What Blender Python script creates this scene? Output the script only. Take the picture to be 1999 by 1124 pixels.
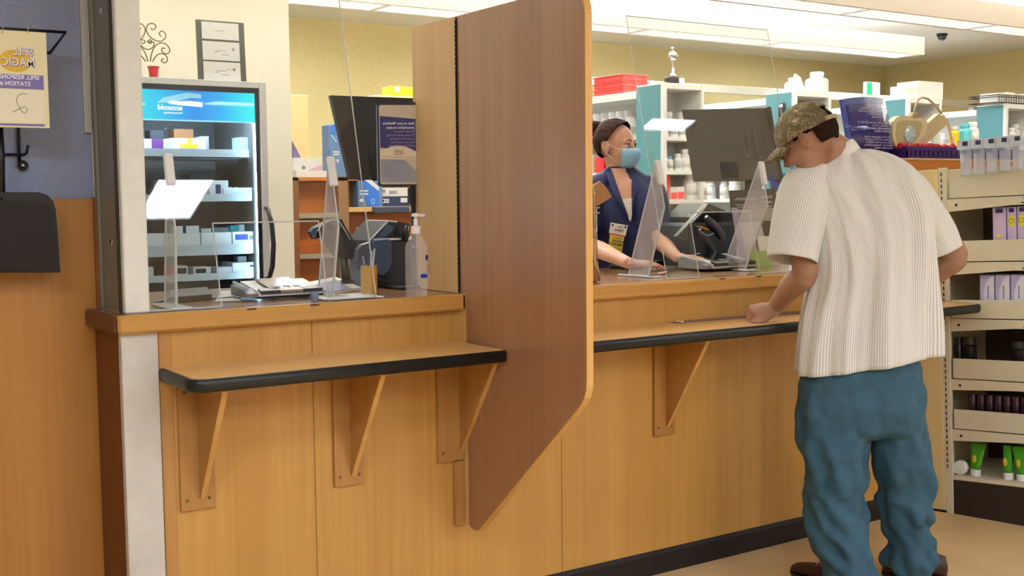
import bpy, math, random
import numpy as np
from mathutils import Vector, Matrix, noise
random.seed(7)
for o in list(bpy.data.objects): bpy.data.objects.remove(o)
SC = bpy.context.scene
COL = SC.collection
# ---------------------------------------------------------------- camera (calibrated on the counter, divider, fridge and ceiling lines)
YAW, PIT, ROLL, FPX = -0.5864, 0.0782, -0.0098, 2256.57
CAM = Vector((0, -3.2137, 1.4))
FWD = Vector((math.sin(-YAW)*math.cos(PIT), math.cos(YAW)*math.cos(PIT), -math.sin(PIT)))
_r = Vector((math.cos(YAW), math.sin(YAW), 0)); _u = _r.cross(FWD)
RGT = math.cos(ROLL)*_r + math.sin(ROLL)*_u
UPV = -math.sin(ROLL)*_r + math.cos(ROLL)*_u
cd = bpy.data.cameras.new('camera'); cam = bpy.data.objects.new('camera', cd); COL.objects.link(cam)
cd.sensor_fit = 'HORIZONTAL'; cd.sensor_width = 36; cd.lens = FPX*36/1999
cd.clip_start = .05; cd.clip_end = 100
M = Matrix((RGT, UPV, -FWD)).transposed().to_4x4(); M.translation = CAM
cam.matrix_world = M
SC.camera = cam
vs = SC.view_settings
vs.view_transform = 'Standard'; vs.look = 'None'; vs.gamma = 1; vs.use_curve_mapping = False; vs.exposure = 0.0
w = bpy.data.worlds.new('world'); SC.world = w; w.use_nodes = True
w.node_tree.nodes['Background'].inputs[0].default_value = (1, .97, .92, 1)
w.node_tree.nodes['Background'].inputs[1].default_value = .25
L_CUST = 27      # customer-side troffer emission
L_PHAR = 4.5     # pharmacy-side fixtures emission
L_UP = 90.0
L_FRIDGE = 40.0

def ray(px, py): return FWD + RGT*((px-999.5)/FPX) - UPV*((py-562)/FPX)
def P(px, py, X=None, Y=None, Z=None):
    """where the sight line through a photo point meets a real plane of the room"""
    d = ray(px, py)
    k = (X-CAM.x)/d.x if X is not None else (Y-CAM.y)/d.y if Y is not None else (Z-CAM.z)/d.z
    return CAM + d*k

# ---------------------------------------------------------------- materials
MATS = {}
def hexc(c):
    if isinstance(c, str):
        c = c.lstrip('#'); c = [int(c[i:i+2], 16)/255 for i in (0, 2, 4)]
        c = [(v/12.92 if v <= .04045 else ((v+.055)/1.055)**2.4) for v in c]
    return (c[0], c[1], c[2], 1)
def mat(name, col, rough=.5, metal=0, spec=.5, trans=0, ior=1.45, emit=None, es=0, coat=0, alpha=1, var=.0, vscale=8, bump=0):
    if name in MATS: return MATS[name]
    m = bpy.data.materials.new(name); m.use_nodes = True
    nt = m.node_tree; b = nt.nodes['Principled BSDF']
    b.inputs['Base Color'].default_value = hexc(col)
    b.inputs['Roughness'].default_value = rough; b.inputs['Metallic'].default_value = metal
    b.inputs['Specular IOR Level'].default_value = spec; b.inputs['IOR'].default_value = ior
    b.inputs['Transmission Weight'].default_value = trans; b.inputs['Coat Weight'].default_value = coat
    b.inputs['Alpha'].default_value = alpha
    if emit is not None:
        b.inputs['Emission Color'].default_value = hexc(emit); b.inputs['Emission Strength'].default_value = es
    tc = nt.nodes.new('ShaderNodeTexCoord'); n = nt.nodes.new('ShaderNodeTexNoise'); n.inputs['Scale'].default_value = vscale
    n.inputs['Detail'].default_value = 4
    nt.links.new(tc.outputs['Object'], n.inputs['Vector'])
    if var > 0:
        r = nt.nodes.new('ShaderNodeValToRGB'); c = hexc(col)
        r.color_ramp.elements[0].color = tuple(v*(1-var) for v in c[:3])+(1,)
        r.color_ramp.elements[1].color = tuple(min(1, v*(1+var)) for v in c[:3])+(1,)
        r.color_ramp.elements[0].position = .3; r.color_ramp.elements[1].position = .7
        nt.links.new(n.outputs['Fac'], r.inputs[0]); nt.links.new(r.outputs[0], b.inputs['Base Color'])
    if bump > 0:
        bp = nt.nodes.new('ShaderNodeBump'); bp.inputs['Strength'].default_value = bump; bp.inputs['Distance'].default_value = .002
        nt.links.new(n.outputs['Fac'], bp.inputs['Height']); nt.links.new(bp.outputs[0], b.inputs['Normal'])
    MATS[name] = m; return m
def wood(name, c1, c2, rough=.35, axis='Z', s=1.0, coat=.15, fine=.5):
    m = bpy.data.materials.new(name); m.use_nodes = True; nt = m.node_tree; b = nt.nodes['Principled BSDF']
    g = nt.nodes.new('ShaderNodeNewGeometry'); mp = nt.nodes.new('ShaderNodeMapping')
    sc = {'Z': (55, 55, 1.2), 'X': (1.2, 55, 55), 'Y': (55, 1.2, 55)}[axis]
    mp.inputs['Scale'].default_value = tuple(v*s for v in sc)
    nt.links.new(g.outputs['Position'], mp.inputs['Vector'])
    n1 = nt.nodes.new('ShaderNodeTexNoise'); n1.inputs['Scale'].default_value = 1.0; n1.inputs['Detail'].default_value = 5
    n1.inputs['Roughness'].default_value = .6
    nt.links.new(mp.outputs[0], n1.inputs['Vector'])
    mp2 = nt.nodes.new('ShaderNodeMapping'); mp2.inputs['Scale'].default_value = tuple(v*.16*s for v in sc)
    nt.links.new(g.outputs['Position'], mp2.inputs['Vector'])
    n2 = nt.nodes.new('ShaderNodeTexNoise'); n2.inputs['Scale'].default_value = 1.0; n2.inputs['Detail'].default_value = 3
    nt.links.new(mp2.outputs[0], n2.inputs['Vector'])
    mx = nt.nodes.new('ShaderNodeMath'); mx.operation = 'MULTIPLY_ADD'; mx.inputs[1].default_value = fine; 
    m2 = nt.nodes.new('ShaderNodeMath'); m2.operation = 'MULTIPLY'; m2.inputs[1].default_value = 1-fine
    nt.links.new(n2.outputs['Fac'], m2.inputs[0]); nt.links.new(n1.outputs['Fac'], mx.inputs[0]); nt.links.new(m2.outputs[0], mx.inputs[2])
    r = nt.nodes.new('ShaderNodeValToRGB'); r.color_ramp.elements[0].position = .32; r.color_ramp.elements[1].position = .68
    r.color_ramp.elements[0].color = hexc(c1); r.color_ramp.elements[1].color = hexc(c2)
    nt.links.new(mx.outputs[0], r.inputs[0]); nt.links.new(r.outputs[0], b.inputs['Base Color'])
    b.inputs['Roughness'].default_value = rough; b.inputs['Coat Weight'].default_value = coat; b.inputs['Coat Roughness'].default_value = .2
    MATS[name] = m; return m

W_HONEY = wood('honey_laminate', '#bd8c40', '#d1a356', .36)
W_HONEYX = wood('honey_laminate_flat', '#b9873f', '#cda055', .3, 'X')
W_TOP = wood('ledge_laminate', '#d2a561', '#e2b975', .28, 'X')
W_DIV = wood('divider_laminate', '#946848', '#ae8260', .33, 'Z', .8, .5, .45)
W_TAN = wood('pale_maple_laminate', '#c6a270', '#d6b482', .4, 'Z', 1.6)
W_EDGE = wood('edge_maple', '#cf9d52', '#e0b468', .35, 'Z')
W_CAB = wood('cabinet_wood', '#9a5518', '#b86a22', .4, 'X', .5)
W_BRK = wood('bracket_wood', '#ab7a3c', '#bf8f4e', .4)
WHITE = mat('white_laminate', '#ece9e0', .45)
OFFW = mat('offwhite_metal', '#e0e4d8', .45, var=.04, vscale=30)
CREAM = mat('cream_paint', '#faf3e0', .8)
TANW = mat('tan_wallpaper', '#b8a56e', .85, var=.06, vscale=40)
TEAL = mat('teal_panel', '#477c82', .5)
BLACK = mat('black_plastic', '#141414', .4)
RUBBER = mat('black_vinyl_edge', '#1d211e', .38)
DARK = mat('dark_grey_plastic', '#262a2e', .45)
STEEL = mat('brushed_steel', '#8d8a80', .35, .8)
CHROME = mat('chrome', '#dcdcdc', .12, 1)
BRASS = mat('screw_metal', '#8a7a5a', .35, .9)
PAPER = mat('white_paper', '#f2f0ea', .7)
NAVYC = mat('navy_plastic', '#28507e', .5)
def acrylic_mat():
    m = bpy.data.materials.new('clear_acrylic'); m.use_nodes = True; nt = m.node_tree; nt.nodes.remove(nt.nodes['Principled BSDF'])
    out = nt.nodes['Material Output']
    t = nt.nodes.new('ShaderNodeBsdfTransparent'); t.inputs[0].default_value = (.96, .975, .97, 1)
    gl = nt.nodes.new('ShaderNodeBsdfGlossy'); gl.inputs['Roughness'].default_value = .015
    fr = nt.nodes.new('ShaderNodeFresnel'); fr.inputs[0].default_value = 1.45
    mx = nt.nodes.new('ShaderNodeMixShader')
    gg = nt.nodes.new('ShaderNodeNewGeometry'); iv = nt.nodes.new('ShaderNodeMath'); iv.operation = 'SUBTRACT'; iv.inputs[0].default_value = 1
    ml = nt.nodes.new('ShaderNodeMath'); ml.operation = 'MULTIPLY'; nt.links.new(gg.outputs['Backfacing'], iv.inputs[1]); nt.links.new(iv.outputs[0], ml.inputs[0]); nt.links.new(fr.outputs[0], ml.inputs[1])
    nt.links.new(ml.outputs[0], mx.inputs[0]); nt.links.new(t.outputs[0], mx.inputs[1]); nt.links.new(gl.outputs[0], mx.inputs[2])
    nt.links.new(mx.outputs[0], out.inputs[0]); MATS['clear_acrylic'] = m; return m
ACR = acrylic_mat()
def frosted():
    m = bpy.data.materials.new('brace_acrylic'); m.use_nodes = True; nt = m.node_tree; b = nt.nodes['Principled BSDF']
    b.inputs['Base Color'].default_value = hexc('#e9e6f0'); b.inputs['Alpha'].default_value = .30; b.inputs['Roughness'].default_value = .25; return m
ACRB = frosted()
ACRE = mat('acrylic_cut_edge', '#e8f0f0', .25, trans=.35, spec=.8)

# ---------------------------------------------------------------- mesh building
class MB:
    def __init__(s): s.v = []; s.f = []; s.m = []; s.uv = []; s.M = Matrix(); s.mi = 0; s.hasuv = False
    def add(s, vs, fs, uvs=None):
        k = len(s.v); s.v += [tuple(s.M @ Vector(p)) for p in vs]
        for i, f in enumerate(fs):
            s.f.append([k+j for j in f]); s.m.append(s.mi)
            s.uv.append(uvs[i] if uvs else None)
        if uvs: s.hasuv = True
        return s
    def box(s, a, b, bev=0):
        x0, x1 = sorted((a[0], b[0])); y0, y1 = sorted((a[1], b[1])); z0, z1 = sorted((a[2], b[2]))
        e = min(bev, (x1-x0)*.45, (y1-y0)*.45, (z1-z0)*.45)
        if e <= 0:
            v = [(x, y, z) for x in (x0, x1) for y in (y0, y1) for z in (z0, z1)]
            return s.add(v, [(0, 1, 3, 2), (4, 6, 7, 5), (0, 4, 5, 1), (2, 3, 7, 6), (0, 2, 6, 4), (1, 5, 7, 3)])
        v = []; idx = {}
        for ix, X in enumerate((x0, x1)):
            for iy, Y in enumerate((y0, y1)):
                for iz, Z in enumerate((z0, z1)):
                    sx, sy, sz = (1, -1)[ix]*e, (1, -1)[iy]*e, (1, -1)[iz]*e
                    for ax in range(3):
                        p = [X+sx, Y+sy, Z+sz]; p[ax] = (X, Y, Z)[ax]
                        idx[(ix, iy, iz, ax)] = len(v); v.append(p)
        f = []
        for ax in range(3):
            o = [a for a in range(3) if a != ax]
            for side in (0, 1):
                q = []
                for (i, j) in ((0, 0), (1, 0), (1, 1), (0, 1)):
                    k = [0, 0, 0]; k[ax] = side; k[o[0]] = i; k[o[1]] = j; q.append(idx[tuple(k)+(ax,)])
                f.append(q)
        for ax in range(3):
            o = [a for a in range(3) if a != ax]
            for i in (0, 1):
                for j in (0, 1):
                    k0 = [0, 0, 0]; k0[o[0]] = i; k0[o[1]] = j; k1 = list(k0); k1[ax] = 1
                    f.append([idx[tuple(k0)+(o[0],)], idx[tuple(k1)+(o[0],)], idx[tuple(k1)+(o[1],)], idx[tuple(k0)+(o[1],)]])
        for c in [(i, j, k) for i in (0, 1) for j in (0, 1) for k in (0, 1)]:
            f.append([idx[c+(0,)], idx[c+(1,)], idx[c+(2,)]])
        return s.add(v, f)
    def prism(s, poly, h0, h1, axis='Z'):
        """extrude a 2D outline: axis Z -> (x,y), X -> (y,z), Y -> (x,z)"""
        def q(p, h): return (p[0], p[1], h) if axis == 'Z' else (h, p[0], p[1]) if axis == 'X' else (p[0], h, p[1])
        n = len(poly); v = [q(p, h0) for p in poly]+[q(p, h1) for p in poly]
        return s.add(v, [tuple(range(n)), tuple(range(2*n-1, n-1, -1))]+[(i, (i+1) % n, n+(i+1) % n, n+i) for i in range(n)])
    def tube(s, pts, r, n=8, cap=True, closed=False):
        pts = [Vector(p) for p in pts]; rs = r if isinstance(r, (list, tuple)) else [r]*len(pts)
        v = []; up = None; N = len(pts)
        for i, p in enumerate(pts):
            t = (pts[(i+1) % N] if (closed or i < N-1) else p)-(pts[i-1] if (closed or i > 0) else p)
            t.normalize()
            if up is None:
                up = Vector((0, 0, 1)) if abs(t.z) < .9 else Vector((1, 0, 0))
            a = t.cross(up)
            if a.length < 1e-6: a = t.orthogonal()
            a.normalize(); b = t.cross(a).normalized(); up = -b if False else a.cross(t)
            for k in range(n):
                an = 2*math.pi*k/n; v.append(p+a*(math.cos(an)*rs[i])+b*(math.sin(an)*rs[i]))
        f = []
        for i in range(N-1 if not closed else N):
            j = (i+1) % N
            for k in range(n): f.append((i*n+k, i*n+(k+1) % n, j*n+(k+1) % n, j*n+k))
        if cap and not closed: f += [tuple(range(n-1, -1, -1)), tuple((N-1)*n+k for k in range(n))]
        return s.add(v, f)
    def lathe(s, prof, c=(0, 0, 0), n=20, axis='Z', sx=1, sy=1):
        v = []
        for (r, h) in prof:
            for k in range(n):
                a = 2*math.pi*k/n; x, y = r*math.cos(a)*sx, r*math.sin(a)*sy
                p = (x, y, h) if axis == 'Z' else (x, -h, y) if axis == 'Y' else (h, x, y)
                v.append((p[0]+c[0], p[1]+c[1], p[2]+c[2]))
        N = len(prof); f = [(i*n+k, i*n+(k+1) % n, (i+1)*n+(k+1) % n, (i+1)*n+k) for i in range(N-1) for k in range(n)]
        if prof[0][0] > 1e-5: f.append(tuple(range(n-1, -1, -1)))
        if prof[-1][0] > 1e-5: f.append(tuple((N-1)*n+k for k in range(n)))
        return s.add(v, f)
    def loft(s, rings, cap=True, closed=True, uvs=False):
        n = len(rings[0]); v = [p for r in rings for p in r]; f = []; uv = []
        for i in range(len(rings)-1):
            for k in range(n if closed else n-1):
                k2 = (k+1) % n; f.append((i*n+k, i*n+k2, (i+1)*n+k2, (i+1)*n+k))
                uv.append([(k/n, i/(len(rings)-1)), ((k+1)/n, i/(len(rings)-1)), ((k+1)/n, (i+1)/(len(rings)-1)), (k/n, (i+1)/(len(rings)-1))])
        if cap and closed:
            f += [tuple(range(n-1, -1, -1)), tuple((len(rings)-1)*n+k for k in range(n))]
            uv += [[(0, 0)]*n]*2
        return s.add(v, f, uv if uvs else None)
    def ball(s, c, r, n=16, m=10, sq=1):
        rx, ry, rz = r if isinstance(r, (tuple, list)) else (r, r, r)
        rings = []
        for i in range(m+1):
            th = math.pi*i/m; th = min(max(th, .02), math.pi-.02)
            rings.append([(c[0]+rx*math.sin(th)*math.cos(2*math.pi*k/n), c[1]+ry*math.sin(th)*math.sin(2*math.pi*k/n), c[2]-rz*math.cos(th)) for k in range(n)])
        return s.loft(rings)
    def build(s, name, m, parent=None, smooth=False, center=True):
        me = bpy.data.meshes.new(name)
        vs_ = s.v; L = Vector((0, 0, 0))
        if center and vs_:
            xs = [p[0] for p in vs_]; ys = [p[1] for p in vs_]; zs = [p[2] for p in vs_]
            L = Vector(((min(xs)+max(xs))/2, (min(ys)+max(ys))/2, min(zs)))
        me.from_pydata([tuple(Vector(p)-L) for p in vs_], [], s.f)
        for mm in (m if isinstance(m, (list, tuple)) else [m]): me.materials.append(mm)
        for i, p in enumerate(me.polygons):
            p.material_index = s.m[i]; p.use_smooth = bool(smooth)
        if s.hasuv:
            ul = me.uv_layers.new(name='UVMap')
            for i, p in enumerate(me.polygons):
                if s.uv[i]:
                    for j, li in enumerate(p.loop_indices): ul.data[li].uv = s.uv[i][j]
        import bmesh
        bm = bmesh.new(); bm.from_mesh(me); bmesh.ops.recalc_face_normals(bm, faces=bm.faces); bm.to_mesh(me); bm.free()
        if smooth == 'auto': autosmooth(me)
        o = bpy.data.objects.new(name, me); COL.objects.link(o)
        if parent is not None:
            o.parent = parent; wl = parent.location.copy(); q = parent.parent
            while q: wl += q.location; q = q.parent
            o.location = L-wl
        else: o.location = L
        return o
def autosmooth(me, ang=35):
    me.set_sharp_from_angle(angle=math.radians(ang))
    for p in me.polygons: p.use_smooth = True
def tag(o, label, cat, group=None, kind=None):
    o['label'] = label; o['category'] = cat
    if group: o['group'] = group
    if kind: o['kind'] = kind
    return o
def struct(o): o['kind'] = 'structure'; return o
def empty(name, loc, label, cat, group=None):
    o = bpy.data.objects.new(name, None); COL.objects.link(o); o.location = loc; o.empty_display_size = .05
    return tag(o, label, cat, group)
def lab(o, l): o['label'] = l; return o
def dup(root, loc, rz=None, label=None, group=None, scale=None):
    def cp(o, par):
        c = o.copy(); COL.objects.link(c)
        if par is not None: c.parent = par
        for ch in [x for x in bpy.data.objects if x.parent == o]: cp(ch, c)
        return c
    r = cp(root, None); r.location = loc
    if rz is not None: r.rotation_euler = (0, 0, rz)
    if label: r['label'] = label
    if group: r['group'] = group
    if scale: r.scale = scale
    return r
def B(name, a, b, m, parent=None, bev=0, **k): return MB().box(a, b, bev).build(name, m, parent, **k)
_font = None
def text(s, size, org, xd, up, m, parent, name='lettering', align='LEFT', sx=1.0, bold=0, space=1.0, thick=.0004):
    """flat lettering: org = start point, xd = reading direction, up = up; seen from its back it reads mirrored"""
    cu = bpy.data.curves.new('tmp', 'FONT'); cu.body = s; cu.size = size; cu.align_x = align; cu.offset = bold*size; cu.extrude = thick
    cu.space_line = space; cu.resolution_u = 3
    ob = bpy.data.objects.new('tmp', cu); COL.objects.link(ob)
    dg = bpy.context.evaluated_depsgraph_get(); ev = ob.evaluated_get(dg); me0 = ev.to_mesh()
    vs_ = [tuple(v.co) for v in me0.vertices]; fs = [tuple(p.vertices) for p in me0.polygons]
    ev.to_mesh_clear(); bpy.data.objects.remove(ob); bpy.data.curves.remove(cu)
    if not vs_: return None
    xd = Vector(xd).normalized(); up = Vector(up); up = (up-xd*up.dot(xd)).normalized(); nz = xd.cross(up); org = Vector(org)
    mb = MB(); mb.add([org+xd*(v[0]*sx)+up*v[1]+nz*v[2] for v in vs_], fs)
    return mb.build(name, m, parent)
# ---------------------------------------------------------------- room
CE = 2.76
def rbox(name, a, b, m): return struct(B(name, a, b, m))
FLOORM = mat('floor_vinyl', '#d9bb88', .42, var=.08, vscale=3, coat=.1)
CEILM = mat('ceiling_paint', '#e4dfd0', .85, var=.02, vscale=60)
STOREW = mat('store_wall_paint', '#d8cdb4', .85)
rbox('floor', (-6, -20, -.05), (16, 0.7, 0), FLOORM)
rbox('floor_pharmacy', (-1, .7, -.05), (10.35, 5.05, .12), mat('pharmacy_carpet', '#8c8577', .9))
rbox('ceiling', (-6, -20, CE), (16, 5.05, CE+.06), CEILM)
rbox('wall_back', (-1, 5.0, 0), (10.4, 5.1, CE), TANW)
rbox('wall_right', (10.3, .9, 0), (10.4, 5.0, CE), TANW)
rbox('wall_store_left', (-6.1, -20, 0), (-6, .3, CE), STOREW)
rbox('wall_store_right', (16, -20, 0), (16.1, .9, CE), STOREW)
rbox('wall_store_rear', (-6, -20.1, 0), (16, -20, CE), STOREW)
rbox('wall_right_return', (10.4, .9, 0), (16, 1.0, CE), STOREW)
# wall behind the fridge (its right end is the bright cream corner)
rbox('wall_fridge_side', (.93, 2.36, 0), (2.36, 2.55, CE), CREAM)
rbox('wall_pharmacy_left', (.75, .42, 0), (.8, 5.0, CE), CREAM)
# wall left of the counter: blue upper board, wood wainscot below
BLUEW = mat('blue_grey_wallcovering', '#929cb4', .75, var=.05, vscale=90)
rbox('wall_left', (-6, .3, 0), (.864, .42, CE), BLUEW)
tr = struct(MB().box((-6, .272, 0), (.862, .2995, 1.41), .002).build('trim_1', wood('wainscot_wood', '#a8702c', '#bb843c', .38)))
struct(B('trim_2', (.852, .255, 0), (.866, .30, 1.412), mat('dark_wood_edge', '#8a5520', .4), None, .002))
struct(B('trim_3', (.842, .285, 1.60), (.862, .299, CE), mat('pale_metal_strip', '#c4c3b6', .4, .3)))
# tall metal post standing on the counter
GREY = mat('grey_channel_metal', '#8b8b7b', .5, .2, var=.08, vscale=12)
pc = empty('corner_post', (.89, .1, 1.09), 'tall off-white metal post with grey screwed side channel rising from left end of the counter', 'post')
B('front_face', (.862, .0, 1.091), (.930, .03, CE-.001), OFFW, pc, .004)
B('side_channel', (.866, .03, 1.091), (.872, .30, CE-.001), GREY, pc)
B('inner_rib', (.858, .036, 1.091), (.866, .05, CE-.001), mat('dark_channel_lip', '#4a4336', .5, .4), pc, .001)
B('back_rib', (.858, .235, 1.091), (.866, .255, CE-.001), GREY, pc, .001)
for z in (1.93, 1.285):
    mb = MB(); mb.lathe([(.0, -.006), (.006, -.0055), (.011, -.002), (.012, 0)], (.866, .15 if z > 1.5 else .13, z), 12, 'X'); mb.build('screw', CHROME, pc, True)
    MB().lathe([(.0, -.004), (.004, -.003), (.006, 0)], (.858, .043, z), 8, 'X').build('rivet', BRASS, pc, True)
# ---------------------------------------------------------------- ceiling light fixtures of the pharmacy
LOUV = mat('louver_metal', '#f2f1ea', .3, .2)
def fixture_row(Y0, Y1, X0, X1, joints, label):
    zb, zt = 2.445, 2.577
    r = empty('ceiling_light', ((X0+X1)/2, (Y0+Y1)/2, zb), label, 'ceiling light', 'long ceiling light fixtures over the pharmacy')
    hs = MB(); t = .018
    hs.box((X0, Y0, zb), (X1, Y0+t, zt)); hs.box((X0, Y1-t, zb), (X1, Y1, zt)); hs.box((X0+.001, Y0+t, zb+.001), (X0+t, Y1-t, zt-.001)); hs.box((X1-t, Y0+t, zb+.001), (X1-.001, Y1-t, zt-.001))
    hs.box((X0+t, Y0+t, zt-.012), (X1-t, Y1-t, zt-.002)); hs.build('housing', mat('fixture_white', '#f0ece2', .5), r)
    xs = [X0+t]+list(joints)+[X1-t]
    for a, b in zip(xs[:-1], xs[1:]):
        B('lamp_panel', (a+.012, Y0+t, zb+.045), (b-.012, Y1-t, zb+.05), mat('pharmacy_lamp', '#ffffff', .5, emit='#f3f6ff', es=L_PHAR), r)
        lv = MB(); n = max(3, int((b-a)/.062))
        for i in range(n+1):
            x = a+.012+(b-a-.024)*i/n
            lv.add([(x-.009, Y0+t, zb+.04), (x+.009, Y0+t, zb+.04), (x+.002, Y0+t, zb+.004), (x-.002, Y0+t, zb+.004),
                    (x-.009, Y1-t, zb+.04), (x+.009, Y1-t, zb+.04), (x+.002, Y1-t, zb+.004), (x-.002, Y1-t, zb+.004)],
                   [(0, 1, 2, 3), (4, 7, 6, 5), (0, 4, 5, 1), (1, 5, 6, 2), (2, 6, 7, 3), (3, 7, 4, 0)])
        for yy in (.34, .67): lv.box((a, Y0+(Y1-Y0)*yy-.003, zb+.004), (b, Y0+(Y1-Y0)*yy+.003, zb+.04))
        lv.box((a, Y0+t*.6, zb+.001), (b, Y0+t+.012, zb+.012)); lv.box((a, Y1-t-.012, zb+.001), (b, Y1-t*.6, zb+.012))
        lv.box((a-.002, Y0+t, zb+.0015), (a+.012, Y1-t, zb+.014)); lv.box((b-.012, Y0+t, zb+.002), (b+.0015, Y1-t, zb+.0145))
        lv.build('louver', LOUV, r)
    B('uplight', (X0+.05, Y0+.04, zt+.001), (X1-.05, Y1-.04, zt+.006), mat('pharmacy_uplight', '#ffffff', .5, emit='#f6f8ff', es=L_UP), r)
    for x in xs[1:-1:2]:
        MB().tube([(x, (Y0+Y1)/2, zt), (x, (Y0+Y1)/2, CE)], .004, 6).build('hanger', STEEL, r)
    return r
fixture_row(2.43, 2.70, 1.0, 7.52, [1.72, 2.99, 4.24, 4.83, 6.05], 'long white louvered ceiling fixture ending short of the corner, the lower one in the photo')
fixture_row(1.19, 1.46, 1.0, 9.6, [1.9, 3.1, 4.25, 5.42, 6.62, 7.8], 'long white louvered ceiling fixture nearer the counter, running out of the upper right corner')
# customer side troffers (overhead, seen as reflections); three unseen ones added to brighten the pharmacy back wall
k = 0
for (x, y) in [(3.0, 3.9), (5.6, 3.9), (8.2, 3.9), (1.97, -2.56), (4.76, -1.6), (-.8, -2.5), (.6, -4), (3.4, -4.6), (7.4, -2.5), (.6, -5.5), (3.6, -5.5), (6.6, -5.5), (9.6, -5.5), (2, -9), (6, -9), (10, -9), (6.3, -14.8), (9.5, -18.2), (2, -14.5), (12.8, -14.5)]:
    r = empty('ceiling_troffer', (x, y, CE-.03), 'flush white ceiling troffer above the customer side floor' if y < 0 else 'unseen flush white troffer added above the pharmacy shelving rows to brighten the back wall', 'ceiling light', 'troffers over the customer side' if y < 0 else 'added troffers over the pharmacy shelving')
    hw, hd_ = (.15, .24) if (x, y) == (1.97, -2.56) else (.18, .07) if (x, y) == (4.76, -1.6) else (.6, .29)
    MB().box((x-hw-.02, y-hd_-.02, CE-.03), (x+hw+.02, y-hd_, CE)).box((x-hw-.02, y+hd_, CE-.03), (x+hw+.02, y+hd_+.02, CE)).box((x-hw-.02, y-hd_, CE-.03), (x-hw, y+hd_, CE)).box((x+hw, y-hd_, CE-.03), (x+hw+.02, y+hd_, CE)).build('frame', WHITE, r)
    B('diffuser', (x-hw, y-hd_, CE-.02), (x+hw, y+hd_, CE-.012), mat('troffer_lamp', '#ffffff', .5, emit='#e2e9ff', es=L_CUST), r)
# dome camera
c = P(1839, 66, Z=CE)
dc = empty('security_camera', c, 'small black dome security camera on the ceiling near the right corner', 'security camera')
MB().lathe([(.045, CE), (.047, CE-.008), (.042, CE-.02)], (c.x, c.y, 0), 20).build('base', BLACK, dc, 'auto')
MB().lathe([(.038, CE-.02), (.036, CE-.034), (.027, CE-.047), (.014, CE-.055), (.002, CE-.057)], (c.x, c.y, 0), 20).build('dome', mat('dome_glass', '#15161a', .08, coat=1), dc, True)
# ---------------------------------------------------------------- service counter
ZC = 1.09; CB = .76
XE = 4.335
ct = empty('service_counter', (2.9, .3, 0), 'long honey-wood service counter front with black kick base below the pharmacy window', 'counter')
fp = MB(); seams = [.948, 1.41, 2.335, 3.60, XE]
for a, b in zip(seams[:-1], seams[1:]): fp.box((a+.0012, 0, .086), (b-.0012, .02, ZC-.05))
fp.box((.95, .004, .086), (XE, .022, ZC-.05)); fp.build('front_panel', W_HONEY, ct)
B('end_panel', (.846, .03, .0), (.870, .27, ZC-.05), mat('end_panel_wood', '#6e3c14', .45), ct)
B('corner_guard', (.846, -.006, .0), (.947, .024, ZC-.052), mat('scuffed_white_metal', '#cfccbd', .5, var=.12, vscale=7), ct, .002)
B('end_strip', (.95, -.003, 0.086), (.985, .002, ZC-.05), W_BRK, ct, .001)
B('carcass', (.88, .03, 0), (XE, CB-.03, ZC-.055), mat('carcass_board', '#8a6a45', .6), ct)
mb = MB(); mb.prism([(-.012, 0), (-.012, .075), (-.004, .088), (.02, .088), (.02, 0)], .948, XE, 'X'); mb.build('kick_base', mat('black_rubber_base', '#1b1814', .55), ct)
top = MB()
def top_prof(y): 
    return [(y, ZC-.044), (y-.012, ZC-.040), (y-.018, ZC-.03), (y-.018, ZC-.006), (y-.013, ZC), (CB, ZC), (CB, ZC-.05), (y, ZC-.05)]
n = 9; rings = []
for i in range(n):
    a = math.pi/2*(1-i/(n-1)); x = .853-.03*math.sin(a)*1.0; yy = -.010+.03*0
    rings.append(x)
top.prism(top_prof(-.014), .853, XE+.02, 'X')
top.build('top_core', mat('counter_top_laminate', '#8f6a44', .3, coat=.3), None)
core = bpy.data.objects['top_core']; bpy.data.objects.remove(core)
wt = empty('countertop', (2.9, .4, ZC-.05), 'wood-edged counter top carrying the sneeze guards and card readers', 'countertop')
o = MB().box((.825, .0, ZC-.05), (XE, CB, ZC-.001), .006).box((.835, -.012, ZC-.05), (.86, .02, ZC-.002), .006).build('slab', wood('counter_top_wood', '#8a6038', '#a0764a', .22, 'X', .5, .4), wt)
B('front_edge', (.834, -.032, ZC-.052), (1.9305, .0, ZC), W_HONEYX, wt, .007)
B('front_edge', (1.955, -.032, ZC-.052), (XE, .0, ZC), W_HONEYX, wt, .007)
B('end_edge', (.818, -.018, ZC-.052), (.838, .27, ZC-.001), mat('end_edge_wood', '#5d3313', .4), wt, .007)
# ---------------------------------------------------------------- writing ledges with brackets
ZS = .935; PD = .275
def bracket(x, par, wide=.10, top=ZS-.045, bot=.52, half=False):
    br = MB().box((x-wide/2, -.013, bot), (x+wide/2, -.0005, top), .001).build('bracket', W_BRK, par)
    g = MB(); xo = x+(wide/2-.012 if half else .012)
    g.prism([(-.013, top), (-PD+.05, top), (-.016, bot+.03), (-.013, bot+.03)], xo-.008, xo+.008, 'X'); g.build('gusset', W_BRK, br)
    e = MB(); e.prism([(-PD+.05, top), (-PD+.046, top), (-.014, bot+.028), (-.018, bot+.032)], xo-.008, xo+.008, 'X'); e.build('gusset_edge', W_EDGE, br)
    MB().box((xo-.04, -PD+.03, top), (xo+.04, -PD+.09, top+.012)).build('top_cleat', W_HONEYX, br)
    for dz in (.03, (bot-top)+top-bot if False else (top-bot)-.03):
        for sx in (-.032, .032):
            if half and sx > 0: continue
            MB().lathe([(0, .003), (.003, .0028), (.005, 0)], (x+sx, -.013, bot+dz), 8, 'Y').build('screw', BRASS, br, True)
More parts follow.
